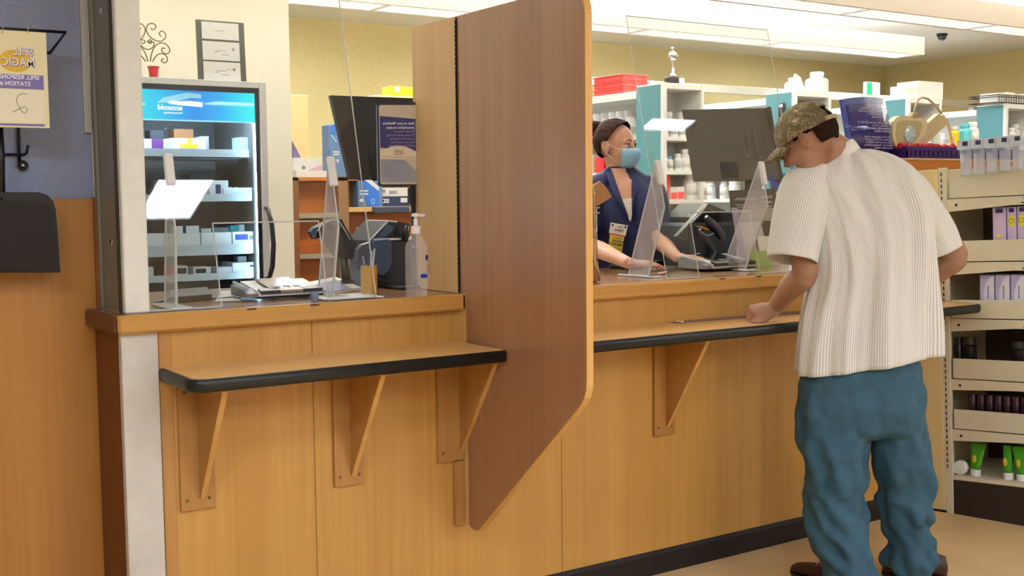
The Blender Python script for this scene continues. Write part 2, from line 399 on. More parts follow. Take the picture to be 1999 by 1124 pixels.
def ledge(x0, x1, xs, label, corner, ladd):
    r = empty('writing_ledge', ((x0+x1)/2, 0, ZS-.04), label, 'ledge', 'writing ledges on the counter front')
    cr = .045
    def outline(ins):
        p = [(x0+ins if corner[0] else x0, 0)]
        if corner[0]:
            for i in range(7):
                a = math.pi+math.pi/2*i/6; p.append((x0+cr+(cr-ins)*math.cos(a), -PD+cr+(cr-ins)*math.sin(a)))
        else: p.append((x0, -PD+ins))
        if corner[1]:
            for i in range(7):
                a = -math.pi/2+math.pi/2*i/6; p.append((x1-cr+(cr-ins)*math.cos(a), -PD+cr+(cr-ins)*math.sin(a)))
        else: p.append((x1, -PD+ins))
        p.append((x1-ins if corner[1] else x1, 0)); return p
    MB().prism(outline(.008), ZS-.036, ZS, 'Z').build('ledge_top', W_TOP, r)
    # vinyl bumper edge following the outline
    prof = [(.010, -.002), (.002, -.001), (-.004, -.006), (-.006, -.018), (-.004, -.032), (.002, -.038), (.012, -.038)]
    rings = [[(x, y, ZS+dz) for (x, y) in outline(ins)] for ins, dz in prof]
    e = MB(); nn = len(rings[0])
    for i in range(nn):
        pass
    v = [p for r_ in rings for p in r_]; f = [(i*nn+k_, i*nn+k_+1, (i+1)*nn+k_+1, (i+1)*nn+k_) for i in range(len(rings)-1) for k_ in range(nn-1)]
    e.add(v, f); e.build('edge_bumper', RUBBER, r, True)
    for x in xs: bracket(x, r, **({} if x not in ladd else ladd[x]))
    return r
ledge(.952, 1.925, [1.045, 1.52, 1.885], 'left writing ledge with black bumper edge, ending at the tall divider', (1, 0), {1.885: dict(half=True, bot=.545)})
ledge(1.96, 4.34, [2.80, 3.75], 'right writing ledge with black bumper edge, where the man in the camouflage cap leans', (0, 1), {})
# ---------------------------------------------------------------- divider
dv = empty('privacy_divider', (1.94, -.2, .33), 'tall brown wood privacy divider with rounded corners and a slanted lower edge', 'divider')
ZT = 1.978
def arc(cx, cy, r, a0, a1, n=8): return [(cx+r*math.cos(math.radians(a0+(a1-a0)*i/n)), cy+r*math.sin(math.radians(a0+(a1-a0)*i/n))) for i in range(n+1)]
pl = [(.0, ZT)]+[(-.6-.075*math.sin(math.radians(t)), ZT-.085+.085*math.cos(math.radians(t))) for t in range(0, 91, 10)]
pl += [(-.676, .9), (-.674, .865), (-.664, .84), (-.645, .815)]
pl += [(-.115, .343), (-.10, .330), (-.08, .323), (-.055, .325), (-.035, .335), (-.034, ZC-.052), (-.034, ZC), (0, ZC)]
pl = pl[::-1]
MB().prism(pl, 1.932, 1.953, 'X').build('panel', W_DIV, dv)
pb = [(.002, ZC+.001), (.295, ZC+.001), (.295, ZT), (.002, ZT)]
MB().prism(pb, 1.932, 1.953, 'X').build('rear_panel', W_TAN, dv)
eb = MB(); ed = pl[::-1][1:23]
for a, b in zip(ed[:-1], ed[1:]):
    d = Vector((b[0]-a[0], b[1]-a[1])).normalized(); nrm = Vector((d.y, -d.x))
    if nrm.x > 0 and abs(d.y) > .5: nrm = -nrm
    nrm = nrm*.003
    eb.add([(1.931, a[0], a[1]), (1.954, a[0], a[1]), (1.954, b[0], b[1]), (1.931, b[0], b[1]),
            (1.931, a[0]+nrm.x, a[1]+nrm.y), (1.954, a[0]+nrm.x, a[1]+nrm.y), (1.954, b[0]+nrm.x, b[1]+nrm.y), (1.931, b[0]+nrm.x, b[1]+nrm.y)],
           [(0, 1, 2, 3), (4, 7, 6, 5), (0, 4, 5, 1), (2, 6, 7, 3), (0, 3, 7, 4), (1, 5, 6, 2)])
eb.build('edge_band', W_EDGE, dv)
hg = MB(); hg.box((1.9285, -.003, ZC+.002), (1.931, .005, ZT-.005))
for i in range(60):
    z = ZC+.006+i*(ZT-ZC-.016)/60; hg.lathe([(.0028, z), (.0028, z+.010)], (1.928, .001, 0), 6)
hg.build('piano_hinge', mat('hinge_dark', '#2a2218', .4, .6), dv)
B('cleat', (1.895, -.016, .33), (1.931, -.0125+.0125, .543), W_BRK, dv, .001)
# ---------------------------------------------------------------- helpers for things standing on real planes
XN = (-1, 0, 0); UZ = (0, 0, 1)
def rect(px, Y):
    x0, y0, x1, y1 = px; ym = (y0+y1)/2; xm = (x0+x1)/2
    return P(x0, ym, Y=Y).x, P(x1, ym, Y=Y).x, P(xm, y1, Y=Y).z, P(xm, y0, Y=Y).z
def pb(name, px, Y, dep, m, parent=None, bev=.001, label=None, cat='box', group=None, z0=None):
    a, b, c, d = rect(px, Y)
    if z0 is not None: d += z0-c; c = z0
    o = MB().box((a, Y, c), (b, Y+dep, d), bev).build(name, m, parent)
    if label: tag(o, label, cat, group)
    return o
def decal(name, px, Y, m, parent, t=.0012):
    a, b, c, d = rect(px, Y); return B(name, (a, Y-t, c), (b, Y+.0002, d), m, parent)
# ---------------------------------------------------------------- left wall fittings
wr = empty('wire_hook_rack', (.66, .28, 1.5), 'black bent-wire hook rack on the blue wall beside the sign card', 'hook rack')
BW = mat('black_wire', '#0d0d10', .35)
zA = 1.80; pF = P(128, 63, Y=.13); zA = pF.z; pB = P(98, 103, Y=.285); pL = P(-60, 52, Y=.13)
MB().tube([pL, pF, pB, P(60, 104, Y=.285)], .0042, 8).build('upper_arm', BW, wr, True)
MB().tube([P(35, 105, Y=.29), P(36, 250, Y=.29), P(38, 318, Y=.288)], .0045, 8).build('upright', BW, wr, True)
MB().tube([P(-40, 301, Y=.285), P(47, 302, Y=.285), P(52, 299, Y=.275), P(55, 284, Y=.262)], .004, 8).build('lower_hook', BW, wr, True)
c = P(44.5, 323, Y=.288); MB().tube([(c.x+.011*math.cos(t), c.y-.003, c.z+.011*math.sin(t)) for t in [i*math.pi/7 for i in range(14)]], .004, 6, closed=True).build('ring_eye', BW, wr, True)
MB().lathe([(0, .006), (.005, .005), (.009, 0)], (c.x, c.y-.004, c.z), 10, 'Y').build('screw', CHROME, wr, True)
# hanging sign card
CARD = mat('card_cream', '#e9e2b4', .5); PURP = mat('sign_purple', '#7d78b4', .55)
c0, c1, cb, ct_ = P(-30, 60, Y=.128).x, P(93, 150, Y=.128).x, P(90, 250, Y=.128).z, P(60, 62, Y=.128).z
sg = empty('sign_card', ((c0+c1)/2, .128, cb), 'cream spill-station sign card hanging from the black wire rack', 'sign')
B('card', (c0, .127, cb), (c1, .129, ct_), CARD, sg)
Yc = .1268
MB().lathe([(0, .0006), (.037, .0004)], (P(30, 119, Y=Yc).x, Yc, P(30, 119, Y=Yc).z), 32, 'Y', 1.1, .8).build('logo_disc', mat('logo_yellow', '#e3bd3c', .5, var=.15, vscale=25), sg)
tp = P(66, 110, Y=Yc-.001)
text('SPILL', .030, tp, XN, (0, 0, 1), mat('logo_violet', '#6d5590', .5), sg, sx=.78, bold=.03)
text('SPILL', .030, tp+Vector((-.001, -.0008, .001)), XN, (0, 0, 1), mat('logo_white', '#f3eef2', .5), sg, sx=.78, bold=.005)
tp = P(69, 131, Y=Yc-.001)
text('MAGIC', .030, tp, XN, (0, 0, 1), mat('logo_violet', '', 0), sg, sx=.9, bold=.03)
text('MAGIC', .030, tp+Vector((-.001, -.0008, .001)), XN, (0, 0, 1), mat('logo_white', '', 0), sg, sx=.9, bold=.005)
decal('band', (-30, 145, 85, 173), Yc+.001, PURP, sg)
text('SPILL RESPONSE', .0155, P(77, 156, Y=Yc-.0012), XN, UZ, mat('logo_white', '', 0), sg, bold=.02)
text('STATION #', .0155, P(60, 168, Y=Yc-.0012), XN, UZ, mat('logo_white', '', 0), sg, bold=.02)
decal('writing_box', (-30, 176, 87, 237), Yc+.001, mat('sign_paper', '#ece8cc', .6), sg)
MB().tube([P(x, y, Y=Yc-.001) for x, y in [(53, 184), (45, 182), (36, 186), (32, 194), (34, 203), (40, 214), (47, 221), (52, 219), (53, 212), (49, 208), (42, 210), (33, 215), (24, 219)]], .0007, 5).build('handwritten_number', mat('ink_black', '#3a3a34', .6), sg)
decal('lower_band', (-30, 241, 87, 245.5), Yc+.001, PURP, sg)
for x in (5, 54):
    p = P(x, 62, Y=.126); MB().tube([(p.x, .126, p.z-.004), (p.x, .122, p.z+.012), (p.x, .134, p.z+.018), (p.x, .134, p.z)], .0014, 6).build('clip', mat('clear_clip', '#b9b39a', .3), sg, True)
cl = MB(); a = P(12, 30, Y=.14); b = P(60, 60, Y=.14)
cl.box((a.x, .139, b.z), (b.x, .1415, a.z+.03), .0005); tag(cl.build('plastic_sleeve', ACR), 'clear plastic sleeve clipped over the wire above the sign card', 'sleeve')
# black bin on the wall
bn = empty('wall_bin', (.60, .2, 1.2), 'black plastic wall-mounted bin with rounded shoulder and black upright, under the sign card', 'bin')
def bin_out(Y, ins=0):
    pts = [(-60, 532), (118, 532), (114, 470), (109, 410), (104, 392), (92, 380), (75, 375), (-60, 375)]
    return [(P(x, y, Y=Y).x, P(x, y, Y=Y).z) for x, y in pts]
mb = MB(); mb.prism(bin_out(.17), .17, .298, 'Y'); mb.build('bin_body', mat('bin_black', '#191615', .35), bn)
ft = [(P(x, y, Y=.155).x, P(x, y, Y=.155).z) for x, y in [(-60, 530), (114, 530), (111, 494), (104, 440), (100, 408), (94, 398), (-60, 393)]]
MB().prism(ft, .155, .171, 'Y').build('front_cover', mat('bin_black_front', '#151110', .28), bn)
decal('cover_seam', (-60, 493, 111, 495), .1545, mat('seam_black', '#050505', .5), bn)
MB().tube([P(-2, 250, Y=.2), P(1, 300, Y=.19), P(2, 392, Y=.18)], .011, 10).build('upright_tube', BW, bn, True)
# ---------------------------------------------------------------- medicine fridge
YF = 1.70; fx0, fx1 = 1.355, 1.966; fzt = 1.918
fr = empty('medical_fridge', (1.66, 2.0, .12), 'glass-door medicine refrigerator with glowing blue header sign and curved black handle', 'refrigerator')
FW = mat('fridge_white', '#dfe0de', .35); FIN = mat('fridge_inner', '#5c6061', .6)
b = MB(); b.box((fx0, YF+.06, .13), (fx0+.03, 2.33, fzt)); b.box((fx1-.03, YF+.06, .13), (fx1, 2.33, fzt)); b.box((fx0, YF+.06, fzt-.03), (fx1, 2.33, fzt)); b.box((fx0, YF+.06, .13), (fx1, 2.33, .3)); b.box((fx0, 2.3, .13), (fx1, 2.33, fzt))
b.build('cabinet', FW, fr)
b = MB(); b.box((fx0+.03, YF+.1, .3), (fx0+.035, 2.3, fzt-.03)); b.box((fx1-.035, YF+.1, .3), (fx1-.03, 2.3, fzt-.03)); b.box((fx0+.03, 2.29, .3), (fx1-.03, 2.3, fzt-.03)); b.build('inner_liner', FIN, fr)
d = MB(); d.box((fx0, YF, .3), (fx0+.03, YF+.055, fzt), .002); d.box((fx1-.031, YF, .3), (fx1, YF+.055, fzt), .002); d.box((fx0+.03, YF, fzt-.027), (fx1-.031, YF+.055, fzt), .002); d.box((fx0, YF, .3), (fx1, YF+.055, .36), .002)
dr = d.build('door', FW, fr)
g = MB(); gx0, gx1, gz0, gz1 = fx0+.03, fx1-.031, .36, fzt-.027
BLK = mat('glass_border', '#171b2a', .25)
g.box((gx0, YF+.012, gz1-.022), (gx1, YF+.016, gz1)); g.box((gx1-.018, YF+.012, gz0), (gx1, YF+.016, gz1-.022)); g.box((gx0, YF+.012, gz0), (gx0+.018, YF+.016, gz1-.022)); g.build('glass_border', BLK, dr)
B('glass', (gx0, YF+.018, gz0), (gx1, YF+.022, gz1), ACR, dr)
hp = [P(521, 406, Y=YF-.02)+Vector((0, .02, 0)), P(524, 408, Y=YF-.045), P(531, 440, Y=YF-.055), P(534, 478, Y=YF-.058), P(532, 520, Y=YF-.055), P(526, 542, Y=YF-.045), P(522, 544, Y=YF-.02)+Vector((0, .02, 0))]
MB().tube(hp, [.008, .010, .011, .011, .011, .010, .008], 10).build('handle', mat('handle_black', '#17191c', .3), dr, True)
# header light box
def hdr_mat():
    m = bpy.data.materials.new('backlit_blue_sign'); m.use_nodes = True; nt = m.node_tree; bs = nt.nodes['Principled BSDF']
    g_ = nt.nodes.new('ShaderNodeNewGeometry'); sx = nt.nodes.new('ShaderNodeSeparateXYZ'); mr = nt.nodes.new('ShaderNodeMapRange')
    mr.inputs[1].default_value = 1.38; mr.inputs[2].default_value = 1.92
    nt.links.new(g_.outputs['Position'], sx.inputs[0]); nt.links.new(sx.outputs[0], mr.inputs[0])
    r = nt.nodes.new('ShaderNodeValToRGB'); e = r.color_ramp.elements
    e[0].position = 0; e[0].color = hexc('#10e6ea'); e[1].position = 1; e[1].color = hexc('#18f4ee')
    a = e.new(.28); a.color = hexc('#06b4ea'); a = e.new(.5); a.color = hexc('#0a86e8'); a = e.new(.72); a.color = hexc('#08aef2')
    nt.links.new(mr.outputs[0], r.inputs[0]); bs.inputs['Base Color'].default_value = (.02, .1, .2, 1); bs.inputs['Roughness'].default_value = .4
    nt.links.new(r.outputs[0], bs.inputs['Emission Color']); bs.inputs['Emission Strength'].default_value = 1.15; return m
hz0, hz1 = P(400, 235, Y=YF+.03).z, P(400, 173, Y=YF+.03).z; hx1 = P(500, 205, Y=YF+.03).x
hd = B('header_sign', (gx0+.018, YF+.03, hz0), (hx1, YF+.045, hz1), hdr_mat(), fr)
SW = mat('sign_white_light', '#ffffff', .5, emit='#f2fdff', es=1.0); SW2 = mat('sign_pale_blue_light', '#9fd8f2', .5, emit='#8fd2f0', es=.75)
def poly(name, pts, Y, m, par, t=.001): return MB().prism([(P(x, y, Y=Y).x, P(x, y, Y=Y).z) for x, y in pts], Y-t, Y, 'Y').build(name, m, par)
poly('swoosh', [(307, 201), (318, 190), (335, 187), (352, 183), (366, 181), (392, 184), (393, 192), (372, 191), (352, 196), (335, 198), (320, 200)], YF+.029, SW2, hd)
poly('swoosh', [(326, 200), (336, 196), (352, 198), (370, 197), (395, 200), (395, 209), (372, 207), (350, 205), (335, 203)], YF+.0285, SW, hd)
text('accucold', .030, P(356, 215, Y=YF+.029), XN, UZ, SW, hd, bold=.02, sx=1.0)
text('Pharmaceutical Storage', .0085, P(356, 222, Y=YF+.029), XN, UZ, SW, hd, bold=.02)
text('®', .012, P(283, 205, Y=YF+.029), XN, UZ, SW, hd)
B('header_reflector', (gx0+.018, YF+.027, hz0-.005), (hx1, YF+.046, hz0), SW2, fr)
# LED strip inside the right side of the door
MB().box((1.917, YF+.03, .42), (1.922, YF+.036, hz0-.01)).build('led_strip', mat('led_strip_light', '#dff4ff', .5, emit='#bfeaff', es=L_FRIDGE), fr)
ld = MB()
for i, y in enumerate([305, 322, 340, 358, 372, 420, 438, 455, 470, 495, 520, 545]):
    p = P(507.5+i*.2, y, Y=YF+.03); ld.ball((p.x-.002, YF+.029, p.z), .0038, 8, 6)
ld.build('led_lamps', mat('led_lamp', '#ffffff', .5, emit='#ffffff', es=40), fr, True)
MB().box((fx0+.045, YF+.06, hz0+.03), (fx1-.06, YF+.10, hz0+.04)).build('top_light', mat('fridge_top_lamp', '#ffffff', .5, emit='#dcefff', es=L_FRIDGE*1.2), fr)
SHM = mat('fridge_shelf_white', '#b9c6cf', .4)
shz = []
for i, (yt, yb) in enumerate([(291, 308), (379, 395), (477, 500), (534, 549)]):
    Ys = YF+.09; zt_, zb_ = P(400, yt, Y=Ys).z, P(400, yb, Y=Ys).z
    s = MB(); s.box((fx0+.036, Ys, zb_), (1.912, Ys+.004, zt_)); s.box((fx0+.036, Ys, zb_), (1.912, 2.2, zb_+.004)); s.build('shelf', SHM, fr); shz.append(zb_+.004)
z5 = .93; MB().box((fx0+.036, YF+.09, z5), (1.912, 2.2, z5+.004)).build('shelf', SHM, fr)
YS = YF+.12
PW = mat('carton_white', '#dfe6ea', .6); PG = mat('carton_grey', '#7f8788', .6); PD_ = mat('carton_dark', '#2a2f3c', .6); PP = mat('carton_purple', '#6c3a86', .6)
PY_ = mat('carton_yellow', '#d9cf2c', .6); PO = mat('carton_brown', '#8a5a34', .6); PR = mat('carton_red', '#c2242c', .6); PTE = mat('carton_teal', '#2aa9b0', .6); PLB = mat('carton_lightblue', '#a9cbe0', .6); PNB = mat('label_navy', '#232a66', .5); PGN = mat('carton_green', '#7fa34a', .6)
G1 = 'cartons on the top fridge shelf'; G2 = 'cartons on the second fridge shelf'; G3 = 'trays and cartons on the third fridge shelf'; G4 = 'cartons on the fourth fridge shelf'
def fbox(px, sh, m, label, grp, dY=0, dep=.1, dec=(), stack=0):
    a, b_, c_, d_ = rect(px, YS+dY); zz = shz[sh]+stack; o = tag(MB().box((a, YS+dY, zz), (b_, YS+dY+dep, max(d_, zz+.02)), .001).build('carton', m), label, 'box', grp)
    sh_ = 0
    for i_, (q, mm) in enumerate(dec):
        a, b_, c_, d_ = rect(q, YS+dY); B('printed_patch', (a, YS+dY-.001-.0005*i_, c_+sh_), (b_, YS+dY+.0002, d_+sh_), mm, o)
    return o
fbox((262, 271, 323, 292), 0, PW, 'white and purple carton at the left of the top fridge shelf', G1, dec=[((296, 271, 319, 290), PP)])
fbox((293, 254, 319, 271), 0, PD_, 'dark carton standing behind the purple one on the top fridge shelf', G1, .13, stack=.0, dep=.08)
fbox((334, 270, 402, 291), 0, PW, 'white carton with a yellow cross print on the top fridge shelf', G1, dec=[((366, 270, 375, 290), PY_), ((352, 281, 386, 289), PY_)])
fbox((340, 252, 378, 292), 0, PO, 'brown carton behind the yellow-cross carton in the fridge', G1, .14, .08)
fbox((392, 266, 408, 291), 0, PG, 'narrow grey carton right of the yellow-cross carton', G1, .03)
fbox((468, 268, 492, 291), 0, PLB, 'pale blue carton at the right end of the top fridge shelf', G1, .03)
fbox((409, 352, 446, 380), 1, PW, 'white gabled carton with navy label on the second fridge shelf', G2, dec=[((421, 360, 431, 378), PNB)])
fbox((370, 340, 408, 380), 1, PD_, 'black folded carton at the back of the second fridge shelf', G2, .12, .1)
fbox((300, 352, 330, 380), 1, PG, 'grey carton behind the guard brace on the second fridge shelf', G2, .08)
fbox((436, 366, 500, 381), 1, PW, 'low white tray of vials on the second fridge shelf', G2, -.005)
for i, x in enumerate((459, 471, 484)):
    a, b_, c_, d_ = rect((x-5, 350, x+5, 366), YS+.06); mb = MB(); mb.lathe([(.011, shz[1]+.02), (.011, shz[1]+.05), (.008, shz[1]+.054), (.008, shz[1]+.066)], ((a+b_)/2, YS+.13, 0), 12)
    mb.box(((a+b_)/2-.009, YS+.12, shz[1]), ((a+b_)/2+.009, YS+.14, shz[1]+.021)); tag(mb.build('vial', PW, None, 'auto'), ['leftmost', 'middle', 'rightmost'][i]+' small white vial behind the low tray in the fridge', 'vial', 'vials on the second fridge shelf')
fbox((479, 317, 497, 380), 1, PTE, 'tall teal carton at the right of the second fridge shelf', G2, .16, .05)
fbox((490, 352, 499, 381), 1, PGN, 'slim green carton beside the tall teal one', G2, .1, .04)
fbox((272, 456, 330, 480), 2, PW, 'left white tray on the third fridge shelf, behind the guard brace', G3, -.004)
fbox((331, 456, 391, 480), 2, PW, 'second white tray on the third fridge shelf', G3, -.004)
fbox((393, 454, 452, 479), 2, PW, 'third white tray on the third fridge shelf', G3, -.004)
fbox((454, 452, 504, 478), 2, PW, 'right white tray with a blue label on the third fridge shelf', G3, -.004, dec=[((459, 457, 484, 468), mat('label_blue', '#2b49a8', .5)), ((487, 459, 496, 467), PG)])
fbox((343, 441, 389, 480), 2, PW, 'row of white cartons standing in the second tray', G3, .03, .06, dec=[((357, 441, 363, 455), PD_)])
fbox((393, 446, 413, 480), 2, PW, 'short white carton in the third tray', G3, .1, .05); fbox((416, 444, 448, 480), 2, PG, 'grey carton in the third tray', G3, .1, .05)
fbox((450, 440, 467, 480), 2, PTE, 'teal carton standing in the right tray', G3, .1, .05); fbox((467, 438, 483, 480), 2, PW, 'white carton standing in the right tray', G3, .1, .05)
fbox((330, 519, 343, 536), 3, PR, 'red carton on the fourth fridge shelf', G4); fbox((343, 519, 367, 536), 3, PW, 'white-edged dark carton right of the red one', G4, dec=[((346, 523, 364, 534), PD_)])
fbox((378, 521, 412, 536), 3, PW, 'white-edged black carton on the fourth fridge shelf', G4, dec=[((382, 524, 402, 533), PD_)])
fbox((423, 521, 453, 535), 3, PW, 'low white carton on the fourth fridge shelf', G4); fbox((435, 510, 452, 535), 3, PLB, 'pale blue carton behind the low white carton', G4, .12, .05)
fbox((454, 512, 503, 535), 3, PW, 'long white carton at the right of the fourth fridge shelf', G4, dec=[((488, 517, 498, 520), PNB)])
fbox((464, 500, 481, 512), 3, PG, 'small grey carton on top of the long white carton', G4, .02, .05, stack=rect((454, 512, 503, 535), YS)[3]-rect((454, 512, 503, 535), YS)[2])
fbox((282, 521, 300, 536), 3, PW, 'white carton at the left of the fourth fridge shelf', G4)
# things on the fridge top
FT = fzt
fm = empty('certificate_frame', (1.77, 1.76, FT), 'tall dark frame holding three white certificates standing on the fridge', 'picture frame')
a, b_, c_, d_ = rect((387, 40, 480, 155), 1.74); Yf = 1.74
FRM = mat('frame_dark', '#4a4a42', .4)
mb = MB(); mb.M = Matrix.Translation((a, Yf, FT)) @ Matrix.Rotation(math.radians(-3), 4, 'X'); H_ = d_-FT; W_ = b_-a
mb.box((0, 0, 0), (W_, .018, H_), .002); mb.build('frame', FRM, fm)
for i, (u0, u1, m_) in enumerate([(.69, .97, 0), (.345, .655, 0), (.015, .32, 0)]):
    mb = MB(); mb.M = Matrix.Translation((a, Yf, FT)) @ Matrix.Rotation(math.radians(-3), 4, 'X'); mb.box((W_*.10, -.0012, H_*u0), (W_*.875, 0, H_*u1)); pp = mb.build('certificate', PAPER, fm)
    q = MB(); q.M = mb.M
    for (s0, s1, t) in [(.35, .6, .5), (.3, .42, .42), (.5, .7, .3), (.62, .74, .6)][: (1, 3, 4)[i]]:
        q.box((W_*(.1+s0*.78), -.0018, H_*(u0+(u1-u0)*t)), (W_*(.1+s1*.78), -.0012, H_*(u0+(u1-u0)*t)+.0022))
    if i > 0: q.lathe([(0, .0016), (.007, .0013)], (W_*.74, 0, H_*(u0+(u1-u0)*.62)), 12, 'Y')
    q.build('printing', mat('print_grey', '#8a8a86', .6), pp)
sp = empty('scroll_ornament', (1.47, 1.77, FT), 'scrolled bronze wire ornament in a red striped pot on the fridge', 'ornament')
BRZ = mat('bronze_wire', '#6a5c44', .35, .6)
def sc(pts): 
    """smooth curve through photo points of the crop (265..345, 30..160), 8.65 px per px"""
    q = [Vector((265+x/8.65, 30+y/8.65)) for x, y in pts]; out = []
    for i in range(len(q)-1):
        p0, p1, p2, p3 = q[max(i-1, 0)], q[i], q[i+1], q[min(i+2, len(q)-1)]
        for j in range(5):
            t = j/5; out.append(.5*((2*p1)+(p2-p0)*t+(2*p0-5*p1+4*p2-p3)*t*t+(3*p1-p0-3*p2+p3)*t**3))
    out.append(q[-1]); return [P(v.x, v.y, Y=1.775) for v in out]
A = MB()
for pts in [[(245, 215), (285, 240), (335, 215), (330, 160), (270, 135), (205, 160), (180, 250), (240, 360), (330, 420), (430, 435), (505, 370), (490, 290), (430, 268), (395, 310), (430, 355)],
            [(85, 215), (50, 240), (0, 220), (-5, 160), (60, 135), (130, 170), (160, 260), (120, 360), (60, 415), (-40, 435), (-110, 370), (-100, 290), (-50, 268)],
            [(210, 440), (235, 475), (275, 450), (240, 410), (200, 450), (300, 450), (300, 520), (240, 570), (180, 570), (110, 530), (70, 450), (110, 410), (160, 440), (130, 475), (100, 450)],
            [(245, 780), (270, 640), (320, 530), (400, 470), (500, 480), (570, 560), (560, 630), (500, 650), (440, 600), (450, 550), (500, 560)],
            [(285, 780), (340, 690), (420, 645), (500, 670), (535, 740), (500, 800), (440, 780), (440, 740), (475, 740)],
            [(205, 780), (170, 660), (110, 560), (40, 480), (-50, 470), (-120, 550), (-100, 630)], [(170, 780), (110, 700), (40, 650), (-30, 650)]]:
    A.tube(sc(pts), .0026, 6)
A.build('scrollwork', BRZ, sp, True)
pc_ = P(300, 148, Y=1.775); mb = MB(); mb.lathe([(.017, FT), (.019, FT+.02), (.021, FT+.04), (.026, FT+.052), (.024, FT+.052), (.018, FT+.04)], (pc_.x, 1.775, 0), 20)
mb.build('pot', mat('pot_red', '#a8252c', .35, var=.35, vscale=60), sp, 'auto')
# ---------------------------------------------------------------- cream cabinet and wood cabinet behind the left station
cc = B('tall_cabinet', (P(556, 250, Y=3.4).x, 3.40, .12), (P(603, 250, Y=3.4).x, 3.8, P(590, 185, Y=3.4).z), mat('cream_laminate', '#e3c48c', .6), None, .004); tag(cc, 'tall cream cabinet just right of the white wall corner', 'cabinet')
YW = 2.62
wc = empty('storage_cabinet', (3.0, 2.8, .12), 'open honey-wood storage cabinet with metal-edged shelves behind the left station', 'cabinet')
x0 = P(573, 450, Y=YW).x; x1 = 3.62; xm0, xm1 = P(662, 450, Y=YW).x, P(682, 450, Y=YW).x
zT = P(610, 346, Y=YW).z; zs1 = P(620, 416, Y=YW).z; zs2 = P(620, 495, Y=YW).z
SIDE = mat('cabinet_side_dark', '#6b4220', .45); ALU = mat('aluminium_edge', '#a8a08c', .4, .5)
MB().box((x0, YW, .12), (x0+.035, YW+.4, zT)).build('side_panel', SIDE, wc)
MB().box((xm0, YW, .12), (xm1, YW+.4, zT), .001).build('middle_panel', mat('cabinet_mid', '#7b5a38', .45), wc)
MB().box((x0+.035, YW+.10, .12), (x1, YW+.12, zT-.02)).build('back_panel', W_CAB, wc)
MB().box((x0, YW, zT-.018), (x1, YW+.4, zT)).build('cabinet_top', W_CAB, wc)
for (xa, xb, z) in [(x0+.035, xm0, zs1), (x0+.035, xm0, zs2), (xm1, x1, P(710, 404, Y=YW).z), (xm1, x1, P(710, 470, Y=YW).z)]:
    s = MB().box((xa, YW+.008, z-.016), (xb, YW+.1, z)).build('shelf', W_CAB, wc); MB().box((xa, YW, z-.026), (xb, YW+.008, z+.001)).build('metal_edge', ALU if xa < xm0 else W_TOP, s)
pb('flat_carton', (578, 333, 650, 346), YW+.02, .3, PAPER, None, .001, 'flat cream carton lying on top of the wood cabinet', 'box', z0=zT)
zfl = zT+rect((578, 333, 650, 346), YW+.02)[3]-rect((578, 333, 650, 346), YW+.02)[2]
o = pb('carton', (573, 308, 628, 333), YW+.03, .25, PAPER, None, .001, 'white carton with a pink wave print, upper one on the wood cabinet', 'box', z0=zfl)
poly('pink_wave', [(600, 333), (612, 327), (628, 322), (628, 332)], YW+.0288, mat('print_pink', '#c9a0b4', .6), o)
c = P(593, 327, Y=YW+.028); MB().lathe([(.004, 0), (.009, .001), (.012, 0)], (c.x, YW+.0295, c.z), 12, 'Y').build('printed_ring', mat('print_grey', '', 0), o)
text('Acc', .03, P(627, 321, Y=YW+.028), XN, UZ, mat('print_grey', '', 0), o) if False else None
mb = MB(); p = P(578, 300, Y=YW+.06); mb.prism([(P(571, 276, Y=YW+.09).x, P(571, 276, Y=YW+.09).z), (P(588, 308, Y=YW+.09).x, P(588, 308, Y=YW+.09).z), (P(571, 308, Y=YW+.09).x, P(571, 308, Y=YW+.09).z)], YW+.09, YW+.11, 'Y'); tag(mb.build('folder', mat('folder_violet', '#4b456a', .6)), 'dark violet folder corner leaning behind the white carton', 'folder')
BLU = mat('box_slate_blue', '#4d6a8c', .55); BBR = mat('box_bright_blue', '#2b63b6', .5)
def stripes(o, Y, rows, m=PAPER):
    for q in rows: a, b_, c_, d_ = rect(q, Y); B('printed_bars', (a, Y-.0012, c_), (b_, Y+.0001, d_), m, o)
o = pb('glove_box', (643, 241, 690, 345), YW+.1, .1, BLU, None, .006, 'tall slate-blue glove box standing on the wood cabinet beside the monitor', 'box', z0=zT)
poly('printed_arc', [(645, 250), (650, 243), (680, 243), (680, 262), (645, 262)], YW+.0985, BBR, o)
poly('printed_line', [(645, 263), (656, 278), (658, 277), (648, 263)], YW+.098, mat('print_cyan', '#9ccbe6', .5), o)
stripes(o, YW+.098, [(650, 295, 662, 298), (650, 300, 662, 303), (650, 312, 655, 318), (657, 311, 661, 317)])
zr = P(710, 404, Y=YW).z
o = pb('glove_box', (699, 345, 747, 403), YW+.0, .1, BLU, None, .002, 'bright blue glove box on the cabinet shelf under the monitor', 'box', z0=zr)
poly('printed_wedge', [(712, 351), (739, 373), (739, 402), (718, 402), (706, 360)], YW-.0015, BBR, o)
poly('printed_wedge', [(712, 351), (725, 351), (740, 365), (739, 373)], YW-.0018, PAPER, o)
stripes(o, YW-.0015, [(702, 371, 719, 374), (702, 377, 719, 380), (702, 388, 709, 394)])
c = P(728, 393, Y=YW-.002); MB().lathe([(.008, 0), (.010, .001), (.013, 0)], (c.x, YW-.002, c.z), 14, 'Y', 1, 1.3).build('printed_mark', PAPER, o)
o = pb('carton', (741, 366, 800, 403), YW+.01, .1, PAPER, None, .002, 'white carton with grey photo print and dark base band beside the blue glove box', 'box', z0=zr)
